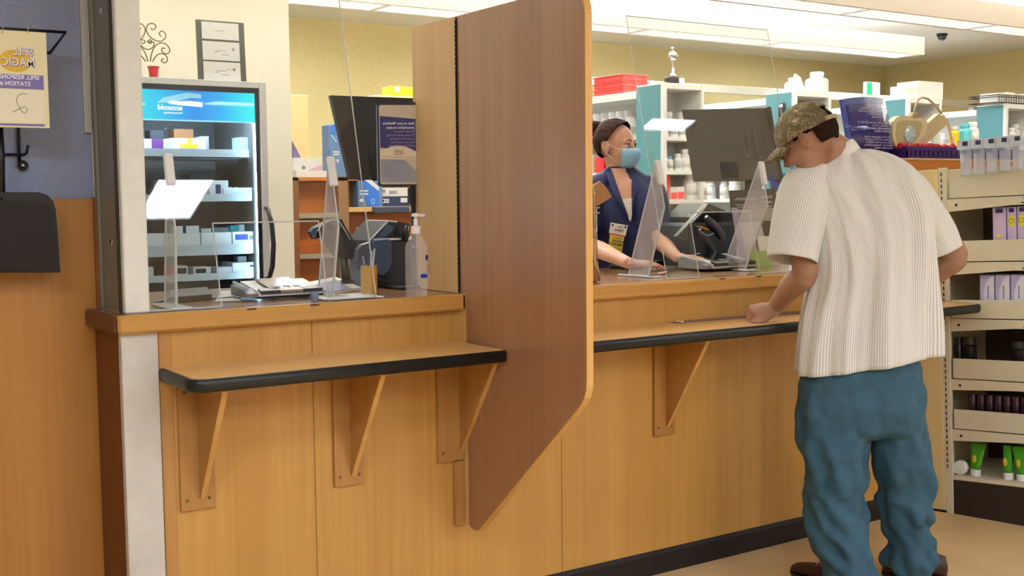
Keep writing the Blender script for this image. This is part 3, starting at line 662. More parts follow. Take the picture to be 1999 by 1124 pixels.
stripes(o, YW+.009, [(741, 383, 800, 403)], mat('label_dark_blue', '#1b2a44', .5)); stripes(o, YW+.0075, [(744, 388, 759, 396), (782, 386, 795, 395)]); stripes(o, YW+.0065, [(746, 390, 750, 394), (752, 390, 757, 391), (752, 393, 757, 394)], BLACK)
stripes(o, YW+.009, [(744, 370, 752, 376), (760, 372, 775, 378)], mat('print_grey', '', 0))
o = pb('metal_tray', (731, 403.5, 800, 415), YW-.03, .1, mat('tray_dark', '#3a4350', .4, .3), None, .002, 'dark metal tray fixed under the right cabinet shelf', 'tray')
# tall shelf with the yellow box
zy = P(780, 187, Y=3.2).z
us = empty('wall_shelf_unit', (3.2, 3.35, .12), 'pale shelf unit mostly hidden behind the left monitor, carrying a yellow box', 'shelf'); xa = P(736, 200, Y=3.2).x
MB().box((xa, 3.2, zy-.02), (xa+.85, 3.5, zy), .001).box((xa, 3.2, .12), (xa+.02, 3.5, zy-.02)).box((xa+.83, 3.2, .12), (xa+.85, 3.5, zy-.02)).box((xa, 3.48, .12), (xa+.85, 3.5, zy-.02)).build('shelf_frame', mat('shelf_cream', '#e6dcae', .5), us)
o = pb('yellow_box', (763, 168, 812, 187), 3.22, .12, mat('box_yellow', '#ecd81c', .5), None, .002, 'bright yellow box on top of the shelf unit above the left monitor', 'box', z0=zy); decal('printed_patch', (770, 169, 780, 180), 3.22, PAPER, o)
o = pb('red_white_boxes', (704, 458, 722, 484), YW+.0, .05, PAPER, None, .001, 'small white box with red base on the lower cabinet shelf, left of its pair', 'box', 'small red and white boxes', z0=P(710, 470, Y=YW).z); o.name = 'small_carton'; decal('red_base', (704, 462, 722, 470), YW, PR, o)
o = pb('small_carton', (722.5, 458, 740, 484), YW+.0, .05, PAPER, None, .001, 'small white box with red base on the lower cabinet shelf, right of its pair', 'box', 'small red and white boxes', z0=P(710, 470, Y=YW).z); decal('red_base', (723, 462, 740, 470), YW, PR, o)
# ---------------------------------------------------------------- sneeze guards
TILT = math.radians(13.3); UP_ = Vector((0, math.sin(TILT), math.cos(TILT))); NR = Vector((0, -math.cos(TILT), math.sin(TILT)))
def onpanel(px, py, Y0=.02, z0=ZC):
    o = Vector((0, Y0, z0)); d = ray(px, py); k = (o-CAM).dot(NR)/d.dot(NR); return CAM+d*k
def guard(x0, x1, n0, n1, hn, htop, braces, label):
    r = empty('sneeze_guard', ((x0+x1)/2, .1, ZC), label, 'sneeze guard', 'clear acrylic sneeze guards on the counter')
    def L(x, h, t=0): return Vector((x, .02, ZC+.0005))+UP_*h+NR*t
    out = [(x0, .004), (n0, .004), (n0, hn), (n1, hn), (n1, .004), (x1, .004), (x1, htop), (x0, htop)]
    mb = MB(); th = .005
    v = [L(x, h, th/2) for x, h in out]+[L(x, h, -th/2) for x, h in out]; n = len(out)
    mb.add(v, [(0, 1, 2, 7), (7, 2, 3, 6), (6, 3, 4, 5), (8, 15, 10, 9), (15, 14, 11, 10), (14, 13, 12, 11)])
    mb.build('panel', ACR, r)
    eg = MB()
    for i in range(n):
        a, b = out[i], out[(i+1) % n]; eg.tube([L(*a), L(*b)], .0021, 4)
    eg.build('cut_edge', ACRE, r)
    for (xb, hs, hp, yf, w) in braces:   # fin in the Y-Z plane behind the panel
        top = L(xb, hp); mid = L(xb, hp*hs)
        F = [(yf, ZC+.006), (yf-w, ZC+.006), (mid.y+.004, mid.z), (top.y+.004, top.z), (top.y+.016, top.z)]
        fi = MB(); fi.prism(F, xb-.003, xb+.003, 'X'); fo = fi.build('brace', ACRB, r)
        e = MB()
        for a, b in zip(F, F[1:]+F[:1]): e.tube([(xb, a[0], a[1]), (xb, b[0], b[1])], .0028, 5)
        e.tube([(xb, F[1][0], F[1][1]), (xb, F[2][0], F[2][1])], .0042, 6)
        e.build('brace_edge', ACRE, fo)
        mb = MB().box((xb-.03, yf-w-.05, ZC), (xb+.03, yf+.03, ZC+.007), .002); mb.build('foot_plate', mat('foot_acrylic', '#eef4f4', .2, trans=.2, spec=.8, coat=.5), r)
        if x0 < 2 and xb > 1.3: MB().box((xb-.06, .03, ZC+.0005), (xb+.13, .20, ZC+.004), .001).build('base_glare', mat('base_glare_white', '#ffffff', .3), r)  # white pad stands in for the ceiling light's bright reflection in the base
        mb = MB(); mb.M = Matrix.Translation(L(xb, hp-.035, -.006)) @ Matrix.Rotation(-TILT, 4, 'X'); mb.box((-.014, -.012, -.05), (.014, .004, .045), .004)
        mb.build('clamp', mat('clamp_white', '#e2e4e0', .4), r)
    s = MB().box((x0, -.002, ZC), (n0, .05, ZC+.004), .001)
    s.box((n1, -.002, ZC), (x1, .05, ZC+.004), .001); s.box((n0, -.012, ZC), (n1, .012, ZC+.003), .001); s.build('base_strip', ACR, r)
    for x in (n0+.07, (n0+n1)/2+.1): MB().box((x-.014, -.0335, ZC-.006), (x+.014, -.0318, ZC-.001)).build('tape_dot', mat('brown_tape', '#5b2d14', .5), r)
    return r
HT = 1.02
n0, n1 = onpanel(415, 436), onpanel(622, 434)
xb1, xb2 = onpanel(328, 306), onpanel(663, 312)
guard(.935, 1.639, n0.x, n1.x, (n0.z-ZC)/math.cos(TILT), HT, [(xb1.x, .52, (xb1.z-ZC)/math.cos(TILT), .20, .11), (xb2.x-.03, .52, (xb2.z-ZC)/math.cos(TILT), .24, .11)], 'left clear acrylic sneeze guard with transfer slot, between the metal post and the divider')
m0 = onpanel(1345, 415); m1 = onpanel(1562, 405); xa_, xb_ = onpanel(1285, 318), onpanel(1487, 320)
guard(2.837, P(1537, 533, Y=.02).x+.12, m0.x, 3.32, (m0.z-ZC)/math.cos(TILT), HT, [(xa_.x, .62, (xa_.z-ZC)/math.cos(TILT), .30, .12), (xb_.x, .62, (xb_.z-ZC)/math.cos(TILT), .34, .13)], 'right clear acrylic sneeze guard in front of the pharmacist')
# ---------------------------------------------------------------- monitors
def slab(name, pts, t, nrm, m, par, bev=0):
    nrm = Vector(nrm).normalized(); n = len(pts); v = [Vector(p) for p in pts]+[Vector(p)+nrm*t for p in pts]
    return MB().add(v, [tuple(range(n)), tuple(range(2*n-1, n-1, -1))]+[(i, (i+1) % n, n+(i+1) % n, n+i) for i in range(n)]).build(name, m, par)
mo = empty('computer_monitor', (2.15, .62, ZC), 'large black computer monitor seen from behind at the left station', 'monitor')
mbk = P(684, 350, Y=.58); mtk = P(646, 186, X=mbk.x); mx1 = 2.36
MD = mat('monitor_back', '#1c1d20', .45); 
A0, A1 = Vector((mbk.x, mbk.y, mbk.z)), Vector((mx1, mbk.y-.05, mbk.z)); U0 = Vector((0, mtk.y-mbk.y, mtk.z-mbk.z))
slab('screen_housing', [A0, A1, A1+U0, A0+U0], .03, (.1, 1, 0), MD, mo)
C0 = A0.lerp(A1, .17)+U0*.02; slab('mount_recess', [C0, C0+Vector((.13, -.012, 0)), C0+Vector((.13, -.012, 0))+U0*.28, C0+U0*.28], .008, (0, -1, 0), mat('monitor_recess', '#0c1018', .5), mo)
MB().tube([(2.25, .64, mbk.z+.05), (2.25, .66, ZC+.02)], .025, 10).box((2.14, .56, ZC), (2.36, .76, ZC+.018), .006).build('stand', BLACK, mo)
# the framed price sign on a stand, in front of the monitor
sn = empty('counter_sign', (1.86, .28, ZC), 'black-rimmed countertop sign with navy panel standing left of the divider', 'sign')
s0, s1, s2, s3 = P(737, 364, Y=.33), P(736, 199, Y=.33), None, None
dx = Vector((1, -.42, 0)).normalized(); wS = .155
bl = s0; tl = Vector((s0.x-.0, s0.y, s1.z))
def sp_(u, v, off=0): # u along width (0..1), v up (0..1)
    nn = Vector((-dx.y*-1, -dx.x, 0)); nn = Vector((dx.y, -dx.x, 0)); return bl+dx*(u*wS)+Vector((0, 0, 1))*(v*(tl.z-bl.z))+nn*off
Hs = tl.z-bl.z
def rr(u0, v0, u1, v1, r=.012, n=5):
    q = []
    for (cx, cy, a) in ((u1, v1, 0), (u0, v1, 90), (u0, v0, 180), (u1, v0, 270)):
        for i in range(n+1):
            t = math.radians(a+90*i/n); q.append((cx*wS+(-r if cx == u1 else r)+r*math.cos(t), cy*Hs+(-r if cy == v1 else r)+r*math.sin(t)))
    return q
def sl(name, q, o0, o1, m, par):
    nn = Vector((dx.y, -dx.x, 0)); n = len(q)
    v = [bl+dx*x+Vector((0, 0, y))+nn*o0 for x, y in q]+[bl+dx*x+Vector((0, 0, y))+nn*o1 for x, y in q]
    return MB().add(v, [tuple(range(n)), tuple(range(2*n-1, n-1, -1))]+[(i, (i+1) % n, n+(i+1) % n, n+i) for i in range(n)]).build(name, m, par)
sl('rim', rr(0, 0, 1, 1, .014), -.012, 0, BLACK, sn)
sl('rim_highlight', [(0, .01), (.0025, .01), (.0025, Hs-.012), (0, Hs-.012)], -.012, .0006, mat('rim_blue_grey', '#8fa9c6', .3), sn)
sl('insert', rr(.06, .025, .97, .965, .008), 0, .0008, mat('insert_beige', '#cdbfa6', .4, coat=.4), sn)
sl('navy_panel', [(.075*wS, .46*Hs), (.86*wS, .42*Hs), (.86*wS, .80*Hs), (.075*wS, .835*Hs)], .0008, .0014, mat('sign_navy', '#2c2a6c', .45), sn)
sl('cream_arc', [(.08*wS, .335*Hs)]+[((.08+.78*i/10)*wS, (.415+.07*math.sin(math.pi*i/10))*Hs) for i in range(11)]+[(.86*wS, .325*Hs)], .0014, .0018, mat('sign_cream', '#e2d6b2', .5), sn)
sl('lower_print', [(.08*wS, .05*Hs), (.9*wS, .05*Hs), (.9*wS, .16*Hs), (.62*wS, .31*Hs), (.08*wS, .325*Hs)], .0008, .0014, mat('sign_grey_blue', '#96989f', .5, var=.15, vscale=20), sn)
nn = Vector((dx.y, -dx.x, 0))
def st(s, u, v, size, m, **k): return text(s, size, sp_(u, v)+nn*.0022, -dx, UZ, m, sn, **k)
st('Save on your Medicare', .83, .735, .0125, mat('text_cream', '#d9d4d8', .5), bold=.025, sx=.92); st('prescription co-pays.', .83, .685, .0125, mat('text_cream', '', 0), bold=.025, sx=.92)
for i, s in enumerate(["Saabb's offers Preferred", 'Pharmacy Network pricing', 'as part of the Preferred', 'Pharmacy Network for', "AARP® Medicare Rx plans."][0:0] or ['We offer Preferred', 'Pharmacy Network pricing', 'as part of the Preferred', 'Pharmacy Network for', 'AARP Medicare Rx plans']): st(s, .83, .64-.042*i, .0098, mat('text_pink', '#b59bb4', .5), sx=.9)
st('Jobb', .58, .40, .018, mat('text_maroon', '#7a4a50', .5)); st('Pharmacy', .56, .375, .007, mat('text_maroon', '', 0), bold=.02)
sl('rule_line', [(.1*wS, .352*Hs), (.84*wS, .342*Hs), (.84*wS, .346*Hs), (.1*wS, .356*Hs)], .0018, .0022, mat('text_maroon', '', 0), sn)
pst = sp_(.78, 0); MB().tube([pst+Vector((0, 0, .02))-nn*.008, Vector((pst.x, pst.y, ZC+.01))-nn*.008], .008, 10).build('pole', mat('stand_dark', '#2a3038', .35, .4), sn, True)
MB().box((pst.x-.012, pst.y+.0, pst.z-.06), (pst.x+.012, pst.y+.02, pst.z-.005), .003).build('pivot', DARK, sn)
MB().box((pst.x-.06, pst.y-.02, ZC), (pst.x+.05, pst.y+.09, ZC+.009), .003).build('base', DARK, sn)
# printer
pr = empty('label_printer', (1.86, .5, ZC), 'black label printer with raised lid and blue-grey rounded front at the left station', 'printer')
PB_ = mat('printer_black', '#14181e', .4); PBL = mat('printer_slate', '#3d5068', .45)
yP = .42; q0, q1, z0_, z1_ = rect((735, 468, 800, 568), yP)
MB().box((q0, yP, ZC), (q0+.22, yP+.22, z1_), .006).build('body', PB_, pr)
B('body_rim', (q0-.001, yP-.004, z1_-.002), (q0+.22, yP+.22, z1_+.006), mat('printer_rim', '#c9ccce', .4), pr, .002)
def P2(x, y, Y): p = P(x, y, Y=Y); return (p.x, p.z)
MB().prism([P2(x, y, yP-.03) for x, y in [(732, 470), (760, 467), (764, 472), (765, 512), (760, 527), (748, 537), (737, 535), (730, 520)]], yP-.03, yP-.002, 'Y').build('front_door', PBL, pr)
MB().prism([P2(x, y, yP+.0) for x, y in [(700, 487), (708, 478), (735, 469), (735, 520), (706, 526), (697, 510)]], yP+.0, yP+.03, 'Y').build('side_wheel_cover', mat('printer_slate_dark', '#3a4152', .45), pr)
MB().prism([P2(x, y, yP+.02) for x, y in [(722, 470), (757, 431), (763, 430), (800, 437), (800, 468), (745, 468)]], yP+.02, yP+.2, 'Y').build('lid', PB_, pr)
MB().tube([P(721, 470, Y=yP+.012), P(758, 431, Y=yP+.012), P(775, 433, Y=yP+.012)], .0035, 6).build('lid_rim', mat('printer_rim', '', 0), pr)
MB().prism([P2(x, y, yP+.012) for x, y in [(733, 468), (757, 438), (768, 443), (764, 452), (744, 467)]], yP+.008, yP+.02, 'Y').build('lid_inset', PBL, pr)
MB().tube([P(790, 470, Y=yP-.02), P(792, 455, Y=yP-.02), P(795, 440, Y=yP-.02)], [.012, .012, .006], 10).build('latch', BLACK, pr, True)
# scanner on a stand
def scanner(pts_head, pts_stand, Y, label, base):
    r = empty('barcode_scanner', base, label, 'barcode scanner', 'black counter barcode scanners')
    SB = mat('scanner_black', '#20252b', .3, coat=.3)
    MB().prism([P2(x, y, Y) for x, y in pts_head], Y-.022, Y+.022, 'Y').build('head', SB, r)
    MB().tube([P(x, y, Y=Y+.01) for x, y in pts_stand], [.018, .016, .018, .03][:len(pts_stand)], 12).build('neck', SB, r, True)
    MB().lathe([(.055, ZC), (.055, ZC+.008), (.03, ZC+.022), (.012, ZC+.026)], (base[0], base[1], 0), 20).build('stand_base', SB, r, 'auto')
    return r
bz = P(672, 548, Y=.55)
sc1 = scanner([(605, 452), (612, 444), (640, 430), (662, 427), (668, 440), (690, 478), (692, 497), (680, 506), (655, 500), (640, 480), (625, 460), (612, 466)], [(668, 495), (672, 520), (676, 545)], .55, 'black hands-free scanner on a stand behind the left transfer slot', (bz.x, .57, ZC))
MB().prism([P2(x, y, .525) for x, y in [(606, 452), (612, 445), (618, 452), (615, 464), (609, 462)]], .519, .528, 'Y').build('scan_window', mat('scan_window', '#4f5d6c', .15), sc1)
MB().tube([P(x, y, Y=.522) for x, y in [(618, 452), (630, 437), (648, 429), (660, 430), (672, 448), (684, 468)]], .0025, 6).build('rim_trim', mat('printer_rim', '', 0), sc1, True)
cab = MB(); cab.tube([P(686, 490, Y=.53), P(700, 508, Y=.5), P(716, 524, Y=.45), P(733, 538, Y=.40), P(745, 546, Y=.37)]+[P(757, 550, Y=.36)], .003, 6); 
o = cab.build('scanner_cable', BLACK, None, True); tag(o, 'black cable running from the left scanner down past the yellow pen cup', 'cable')
# pen cup
cp = P(721, 575, Z=ZC); cu_ = empty('pen_cup', cp, 'translucent yellow cup of pens left of the printer', 'cup')
YC_ = mat('cup_yellow', '#dba81c', .35, trans=.3)
a, b_, c_, d_ = rect((706, 518, 735, 575), cp.y); rC = (b_-a)/2
MB().lathe([(rC*.9, ZC), (rC, ZC+.01), (rC, ZC+d_-c_), (rC-.003, ZC+d_-c_), (rC-.004, ZC+.012), (0, ZC+.01)], (cp.x, cp.y, 0), 24).build('cup', YC_, cu_, 'auto')
hC = d_-c_
for i, (dx_, dy_, m_) in enumerate([(-.012, .004, '#8f969b'), (-.004, -.01, '#15171b'), (.010, .006, '#cfd4d8'), (.013, -.004, '#b9bec2')]):
    o = MB().tube([(cp.x+dx_*.3, cp.y+dy_*.3, ZC+.012), (cp.x+dx_*1.5, cp.y+dy_*1.2, ZC+hC+.03+.008*i)], .0032, 6).build('pen', mat('pen%s' % m_, m_, .4), None, True)
    tag(o, ['grey pen at the left of the yellow cup', 'black pen leaning left in the yellow cup', 'silver pen leaning right in the yellow cup', 'pale pen at the far right of the yellow cup'][i], 'pen', 'pens in the yellow cup')
# card readers
def reader(p, label, s=1.0, rz=0.0):
    r = empty('card_reader', (0, 0, 0), label, 'card reader', 'card readers on the counter')
    GL = mat('reader_light_grey', '#cfcfc6', .4); GD = mat('reader_dark', '#2e2d2a', .4)
    w, d, h = .25*s, .15*s, .032*s
    MB().prism([(-d/2, .004), (d/2, .004), (d/2, h*1.5), (-d/2+.02, h*.8), (-d/2, h*.6)], -w*.36, w*.5, 'X').build('base', GL, r)
    MB().box((-w*.36-.002, -d/2-.003, .001), (w*.5+.002, d/2, .008), .002).build('gasket', BLACK, r)
    MB().prism([(-d/2-.004, h*.45), (-d/2-.004, h*.8), (-d/2+.02, h*1.0), (-d/2+.02, h*.5)], -w*.34, w*.49, 'X').build('front_lip', GD, r)
    mb = MB(); mb.prism([(-d*.40, h*.9), (d*.46, h*1.62), (d*.46, h*1.68), (-d*.42, h*.97)], -w*.19, w*.28, 'X'); mb.build('screen_bezel', mat('reader_black_gloss', '#101012', .15, coat=.6), r)
    kb = MB()
    for i in range(3):
        for j in range(1):
            x = -w*.13+i*w*.135; kb.prism([(-d*.38, h*.99), (-d*.25, h*1.1), (-d*.25, h*1.15), (-d*.38, h*1.04)], x, x+w*.1, 'X')
    kb.build('keypad', mat('key_grey', '#4a4a48', .5), r)
    MB().prism([(-d/2-.006, h*.5), (-d/2-.006, h*.78), (-d*.42, h*.95), (-d*.42, h*.5)], -w*.08, w*.22, 'X').build('chip_slot', mat('slot_bronze', '#8b8272', .4, .5), r)
    MB().prism([(-d*.45, .006), (d*.45, .006), (d*.45, h*1.2), (-d*.2, h*.9), (-d*.45, h*.55)], -w*.5, -w*.36, 'X').build('pen_holder', mat('reader_mid_grey', '#77777a', .4), r)
    MB().tube([(-w*.47, -d*.35, h*1.0), (-w*.47, d*.4, h*1.45)], .005, 8).build('stylus', mat('stylus_blue', '#b9c6dc', .3), r, True)
    r.location = p; r.rotation_euler = (0, 0, rz); return r
pr1 = P(540, 578, Z=ZC+.0045); reader(pr1, 'grey card reader with dark screen under the left transfer slot', 1.0, 0.02)
pr2 = P(1398, 524, Z=ZC+.0045); reader(pr2, 'grey card reader with black screen in front of the right monitor', 1.15, 0.02)
# booklet, papers
def flat(name, px4, m, label, cat, t=.003, z=ZC, grp=None):
    pts = [P(x, y, Z=z) for x, y in px4]; n = len(pts); mb = MB(); mb.add([(p.x, p.y, z+.0003) for p in pts]+[(p.x, p.y, z+t) for p in pts], [tuple(range(n)), tuple(range(2*n-1, n-1, -1))]+[(i, (i+1) % n, n+(i+1) % n, n+i) for i in range(n)])
    return tag(mb.build(name, m), label, cat, grp)
o = flat('booklet', [(600, 556), (655, 545), (706, 566), (640, 576)], PAPER, 'white and violet booklet lying behind the left sneeze guard foot', 'booklet', .01)
pts = [P(x, y, Z=ZC+.0105) for x, y in [(610, 556), (652, 548), (688, 563), (640, 570)]]; MB().add(pts+[p+Vector((0, 0, .0006)) for p in pts], [(0, 1, 2, 3), (7, 6, 5, 4), (0, 4, 5, 1), (1, 5, 6, 2), (2, 6, 7, 3), (3, 7, 4, 0)]).build('violet_print', mat('print_violet', '#7f7fae', .5), o)
flat('clipboard', [(330, 592), (332, 576), (404, 570), (414, 585)], mat('clipboard_dark', '#3d3a36', .4), 'dark flat tray lying on the counter behind the left brace', 'tray', .018)
flat('paper_stack', [(420, 590), (432, 570), (470, 568), (470, 588)], mat('paper_grey', '#a9a69e', .6), 'thin grey paper stack left of the card reader', 'paper', .004)
cbl = MB(); cbl.tube([P(x, y, Z=ZC+.004) for x, y in [(300, 592), (340, 584), (380, 579), (420, 583), (455, 580), (485, 570), (500, 566)]], .003, 6); tag(cbl.build('reader_cable', mat('cable_grey', '#3c4148', .5), None, True), 'grey cable curving across the counter to the left card reader', 'cable')
cbl = MB(); cbl.tube([P(x, y, Z=ZC+.004) for x, y in [(700, 549), (730, 553), (760, 561), (785, 559), (800, 550)]], .0035, 6); tag(cbl.build('printer_cable', BLACK, None, True), 'black cable lying between the pen cup and the printer', 'cable')
cc_ = P(614, 588, Z=ZC); mb = MB(); mb.lathe([(.011, ZC), (.014, ZC+.03), (.0125, ZC+.03), (.009, ZC+.002)], (cc_.x, cc_.y, 0), 14); tag(mb.build('small_cup', mat('cup_clear_blue', '#9fb6cc', .15, trans=.6), None, 'auto'), 'tiny clear blue cup between the card reader and the guard foot', 'cup')
# hand sanitizer
hb = P(814, 580, Z=ZC); hs_ = empty('sanitizer_bottle', hb, 'clear pump bottle of hand sanitizer on the counter left of the divider', 'bottle')
CLR = mat('clear_plastic', '#eef0f4', .08, spec=.8, alpha=.2, coat=1); 
def oval(z, a, b, n=24, e=2.6): return [(hb.x+a*math.copysign(abs(math.cos(t))**(2/e), math.cos(t)), hb.y+.0+b*math.copysign(abs(math.sin(t))**(2/e), math.sin(t)), z) for t in [2*math.pi*i/n for i in range(n)]]
zb_ = ZC; MB().loft([oval(zb_+.001, .030, .02), oval(zb_+.006, .036, .025), oval(zb_+.15, .036, .026), oval(zb_+.165, .034, .025), oval(zb_+.19, .018, .015), oval(zb_+.198, .013, .013, e=2), oval(zb_+.205, .013, .013, e=2)]).build('bottle', CLR, hs_, True)
MB().lathe([(.015, zb_+.200), (.015, zb_+.222), (.007, zb_+.226), (.007, zb_+.245)], (hb.x, hb.y, 0), 20).build('collar', mat('pump_white', '#eeeeee', .4), hs_, 'auto')
MB().lathe([(.004, zb_+.24), (.004, zb_+.252), (.013, zb_+.254), (.013, zb_+.262), (.002, zb_+.264)], (hb.x, hb.y, 0), 14).box((hb.x-.006, hb.y-.004, zb_+.252), (hb.x+.032, hb.y+.004, zb_+.261), .002).build('pump', mat('pump_white', '', 0), hs_)
lb = B('label_patch', (hb.x+.000, hb.y-.0285, zb_+.062), (hb.x+.022, hb.y-.0265, zb_+.073), mat('label_royal', '#1c2da0', .5), hs_); 
B('label_stripe', (hb.x+.000, hb.y-.0285, zb_+.073), (hb.x+.018, hb.y-.0265, zb_+.076), mat('label_sky', '#5a8fd8', .5), hs_)
c = (hb.x+.022, hb.y-.0275, zb_+.125); MB().lathe([(0, .0005), (.007, 0)], c, 12, 'Y', .7, 1.3).build('label_logo', PNB, hs_)
text('aloe', .012, (hb.x+.026, hb.y-.028, zb_+.082), (0, 0, 1), (1, 0, 0), mat('text_grey_violet', '#6a6480', .5), hs_)
# ---------------------------------------------------------------- pharmacy shelving rows
SHW = mat('shelf_white', '#eef0ea', .5)
SLOT = mat('slot_dark', '#4a4a45', .6)
ZR = 2.13; YR = 2.5
ZA = [P(1320, y, Y=YR).z for y in (267, 333, 390.5, 462, 525)]+[.62]
def bay(X, w, label, dev=None):
    r = empty('shelving_bay', (X+w/2, YR+.14, .12), label, 'shelving', 'end bays of the pharmacy shelving rows')
    B('teal_end_panel', (X-.004, YR+.03, .12), (X, YR+.278, ZR-.012), TEAL, r)
    f = MB(); f.box((X-.008, YR, .12), (X+.022, YR+.03, ZR), .002); f.box((X+w-.025, YR, .12), (X+w, YR+.03, ZR), .002)
    f.box((X-.002, YR+.004, ZR-.04), (X+w, YR+.28, ZR-.002), .002); f.box((X, YR+.262, .12), (X+w, YR+.278, ZR-.04)); f.box((X+w-.016, YR+.03, .12), (X+w, YR+.278, ZR)); f.box((X, YR+.03, .12), (X+.01, YR+.278, ZR-.04)); f.build('frame', SHW, r)
    for z in ZA: MB().box((X+.02, YR+.004, z-.026), (X+w-.02, YR+.27, z), .002).build('shelf', SHW, r)
    xs = X+w*.52; sl_ = MB(); sl_.box((xs-.012, YR+.255, .14), (xs+.012, YR+.262, ZR-.05)); sb = sl_.build('slotted_post', SHW, r)
    k_ = MB(); z = 1.8
    while z < ZR-.08: k_.box((xs-.003, YR+.2535, z), (xs+.003, YR+.2552, z+.035)); z += .065
    k_.build('slots', SLOT, sb); return r
BX = [4.99, 6.20, 7.44, 8.69]
bay(4.99, .346, 'white shelving end bay with teal side, nearest to the pharmacist and topped by a trophy')
bay(6.20, .37, 'white shelving end bay with teal side, topped by two white jugs')
bay(7.44, .40, 'white shelving end bay with teal side, behind the magnifier lamp')
bay(8.69, .42, 'white shelving end bay with teal side at the right edge')
def run(X, label, y1=3.78, w=.34):
    r = empty('shelving_run', (X+w/2, 3.28, .12), label, 'shelving', 'long shelving rows running back from the end bays'); zt = 2.095
    f = MB(); f.box((X, YR+.282, zt-.05), (X+w, y1, zt), .002); f.box((X, y1-.02, .12), (X+w, y1, zt)); f.box((X+w-.015, YR+.282, .12), (X+w, y1, zt-.05)); f.build('frame', SHW, r)
    for z in ZA: MB().box((X+.003, YR+.283, z-.026), (X+w-.016, y1-.02, z), .001).build('shelf', SHW, r)
    return r
run(4.99, 'white shelving row holding red bins, behind the pharmacist'); run(6.20, 'white shelving row behind the right monitor'); run(7.44, 'white shelving row right of the camouflage cap'); run(8.69, 'white shelving row behind the magnifier lamp arm')
hr = MB().box((5.34, 3.80, 2.235), (10.2, 3.84, 2.30), .002); tag(hr.build('header_rail', mat('rail_white', '#e2ddcc', .5)), 'long white header rail linking the tops of the shelving rows', 'rail')
o = MB().box((5.34, 3.84, .12), (5.36, 3.9, 2.30)).box((10.18, 3.84, .12), (10.2, 3.9, 2.30)); tag(o.build('rail_upright', SHW), 'white uprights standing behind the header rail', 'upright')
# device clipped on the second teal panel
dv_ = P(1527, 215, X=6.19); r = empty('wall_timer', dv_, 'small black timer clipped on the teal panel beside the camouflage cap', 'timer'); MB().box((dv_.x-.012, dv_.y-.03, dv_.z-.05), (dv_.x, dv_.y+.03, dv_.z+.05), .004).build('body', BLACK, r); MB().box((dv_.x-.0135, dv_.y-.015, dv_.z+.02), (dv_.x-.012, dv_.y+.02, dv_.z+.042)).build('display', mat('lcd', '#dfe6e6', .3), r)
# ---- bottles
WB = mat('bottle_white', '#f4f3ee', .4); WCAP = mat('cap_white', '#e9ebe6', .35)
def bottle_proto(kind, h, rad, bm_, cm, label_m=None):
    r = bpy.data.objects.new('medicine_bottle', None); COL.objects.link(r); r['category'] = 'bottle'
    MB().lathe([(rad*.94, 0), (rad, .004), (rad, h*.68), (rad*.6, h*.8), (rad*.6, h*.83)], n=14).build('bottle', bm_, r, 'auto')
    MB().lathe([(rad*.72, h*.82), (rad*.72, h*.97), (rad*.64, h)], n=14).build('cap', cm, r, 'auto')
    if label_m: MB().lathe([(rad+.0006, h*.18), (rad+.0006, h*.58)], n=14).build('label', label_m, r, True)
    return r
LBG = mat('label_grey', '#b9bcb8', .6); LBR = mat('label_red', '#c53a34', .5); LBY = mat('label_yellow', '#d6c43a', .5); AMB = mat('amber_plastic', '#b8762a', .3)
protos = [bottle_proto(0, .12, .030, WB, WCAP, LBG), bottle_proto(1, .15, .036, WB, WCAP, PAPER), bottle_proto(2, .09, .024, WB, WCAP, LBR), bottle_proto(3, .10, .026, WB, mat('cap_blue', '#4d8ab0', .4), LBG), bottle_proto(4, .20, .05, WB, WCAP, None), bottle_proto(5, .08, .022, mat('bottle_teal', '#5fb6bd', .4), mat('cap_teal', '#3e9aa8', .4), None), bottle_proto(6, .09, .024, mat('bottle_yellow', '#cdb92e', .4), mat('cap_grey', '#aaa690', .4), None)]
_used = set()
def putb(i, x, y, z, label, group, s=1.0):
    if i not in _used:
        r = protos[i]; _used.add(i); r.location = (x, y, z); r['label'] = label; r['group'] = group; r.scale = (s, s, s); return r
    return dup(protos[i], (x, y, z), random.uniform(0, 6), label, group, (s, s, s))
def shelf_bottles(X, w, zi, y0, kinds, n, label, group, yj=.03, s=1.0):
    for k_ in range(n):
        i = random.choice(kinds); putb(i, X+.05+(w-.10)*k_/(n-1)+random.uniform(-.004, .004), y0+random.uniform(0, yj), ZA[zi], label, group, s*random.uniform(.9, 1.08))
nms = ['first', 'second', 'third', 'fourth', 'fifth']
orn = ['nearest the pharmacist', 'behind the camouflage cap', 'behind the magnifier lamp', 'at the right edge']
for bi, X in enumerate(BX):
    w = [.346, .37, .40, .42][bi]
    for zi in range(5):
        if bi == 1 and zi > 1: continue
        if bi == 2 and zi > 2: continue
        if bi == 3 and zi > 1: continue
        if bi == 0 and zi == 2:
            continue
        L_ = 'white medicine bottle on the %s shelf of the end bay %s' % (nms[zi], orn[bi]); G_ = 'bottles on the %s shelf of the bay %s' % (nms[zi], orn[bi])
        if zi == 0: shelf_bottles(X, w, zi, YR+.06, [0, 1], 4, L_, G_); shelf_bottles(X, w, zi, YR+.16, [1], 3, L_, G_, .02, 1.25)
        elif zi == 3: shelf_bottles(X, w*.5, zi, YR+.05, [0, 3], 2, L_, G_)
        else: shelf_bottles(X, w, zi, YR+.05, [0, 0, 3, 1], 5, L_, G_)
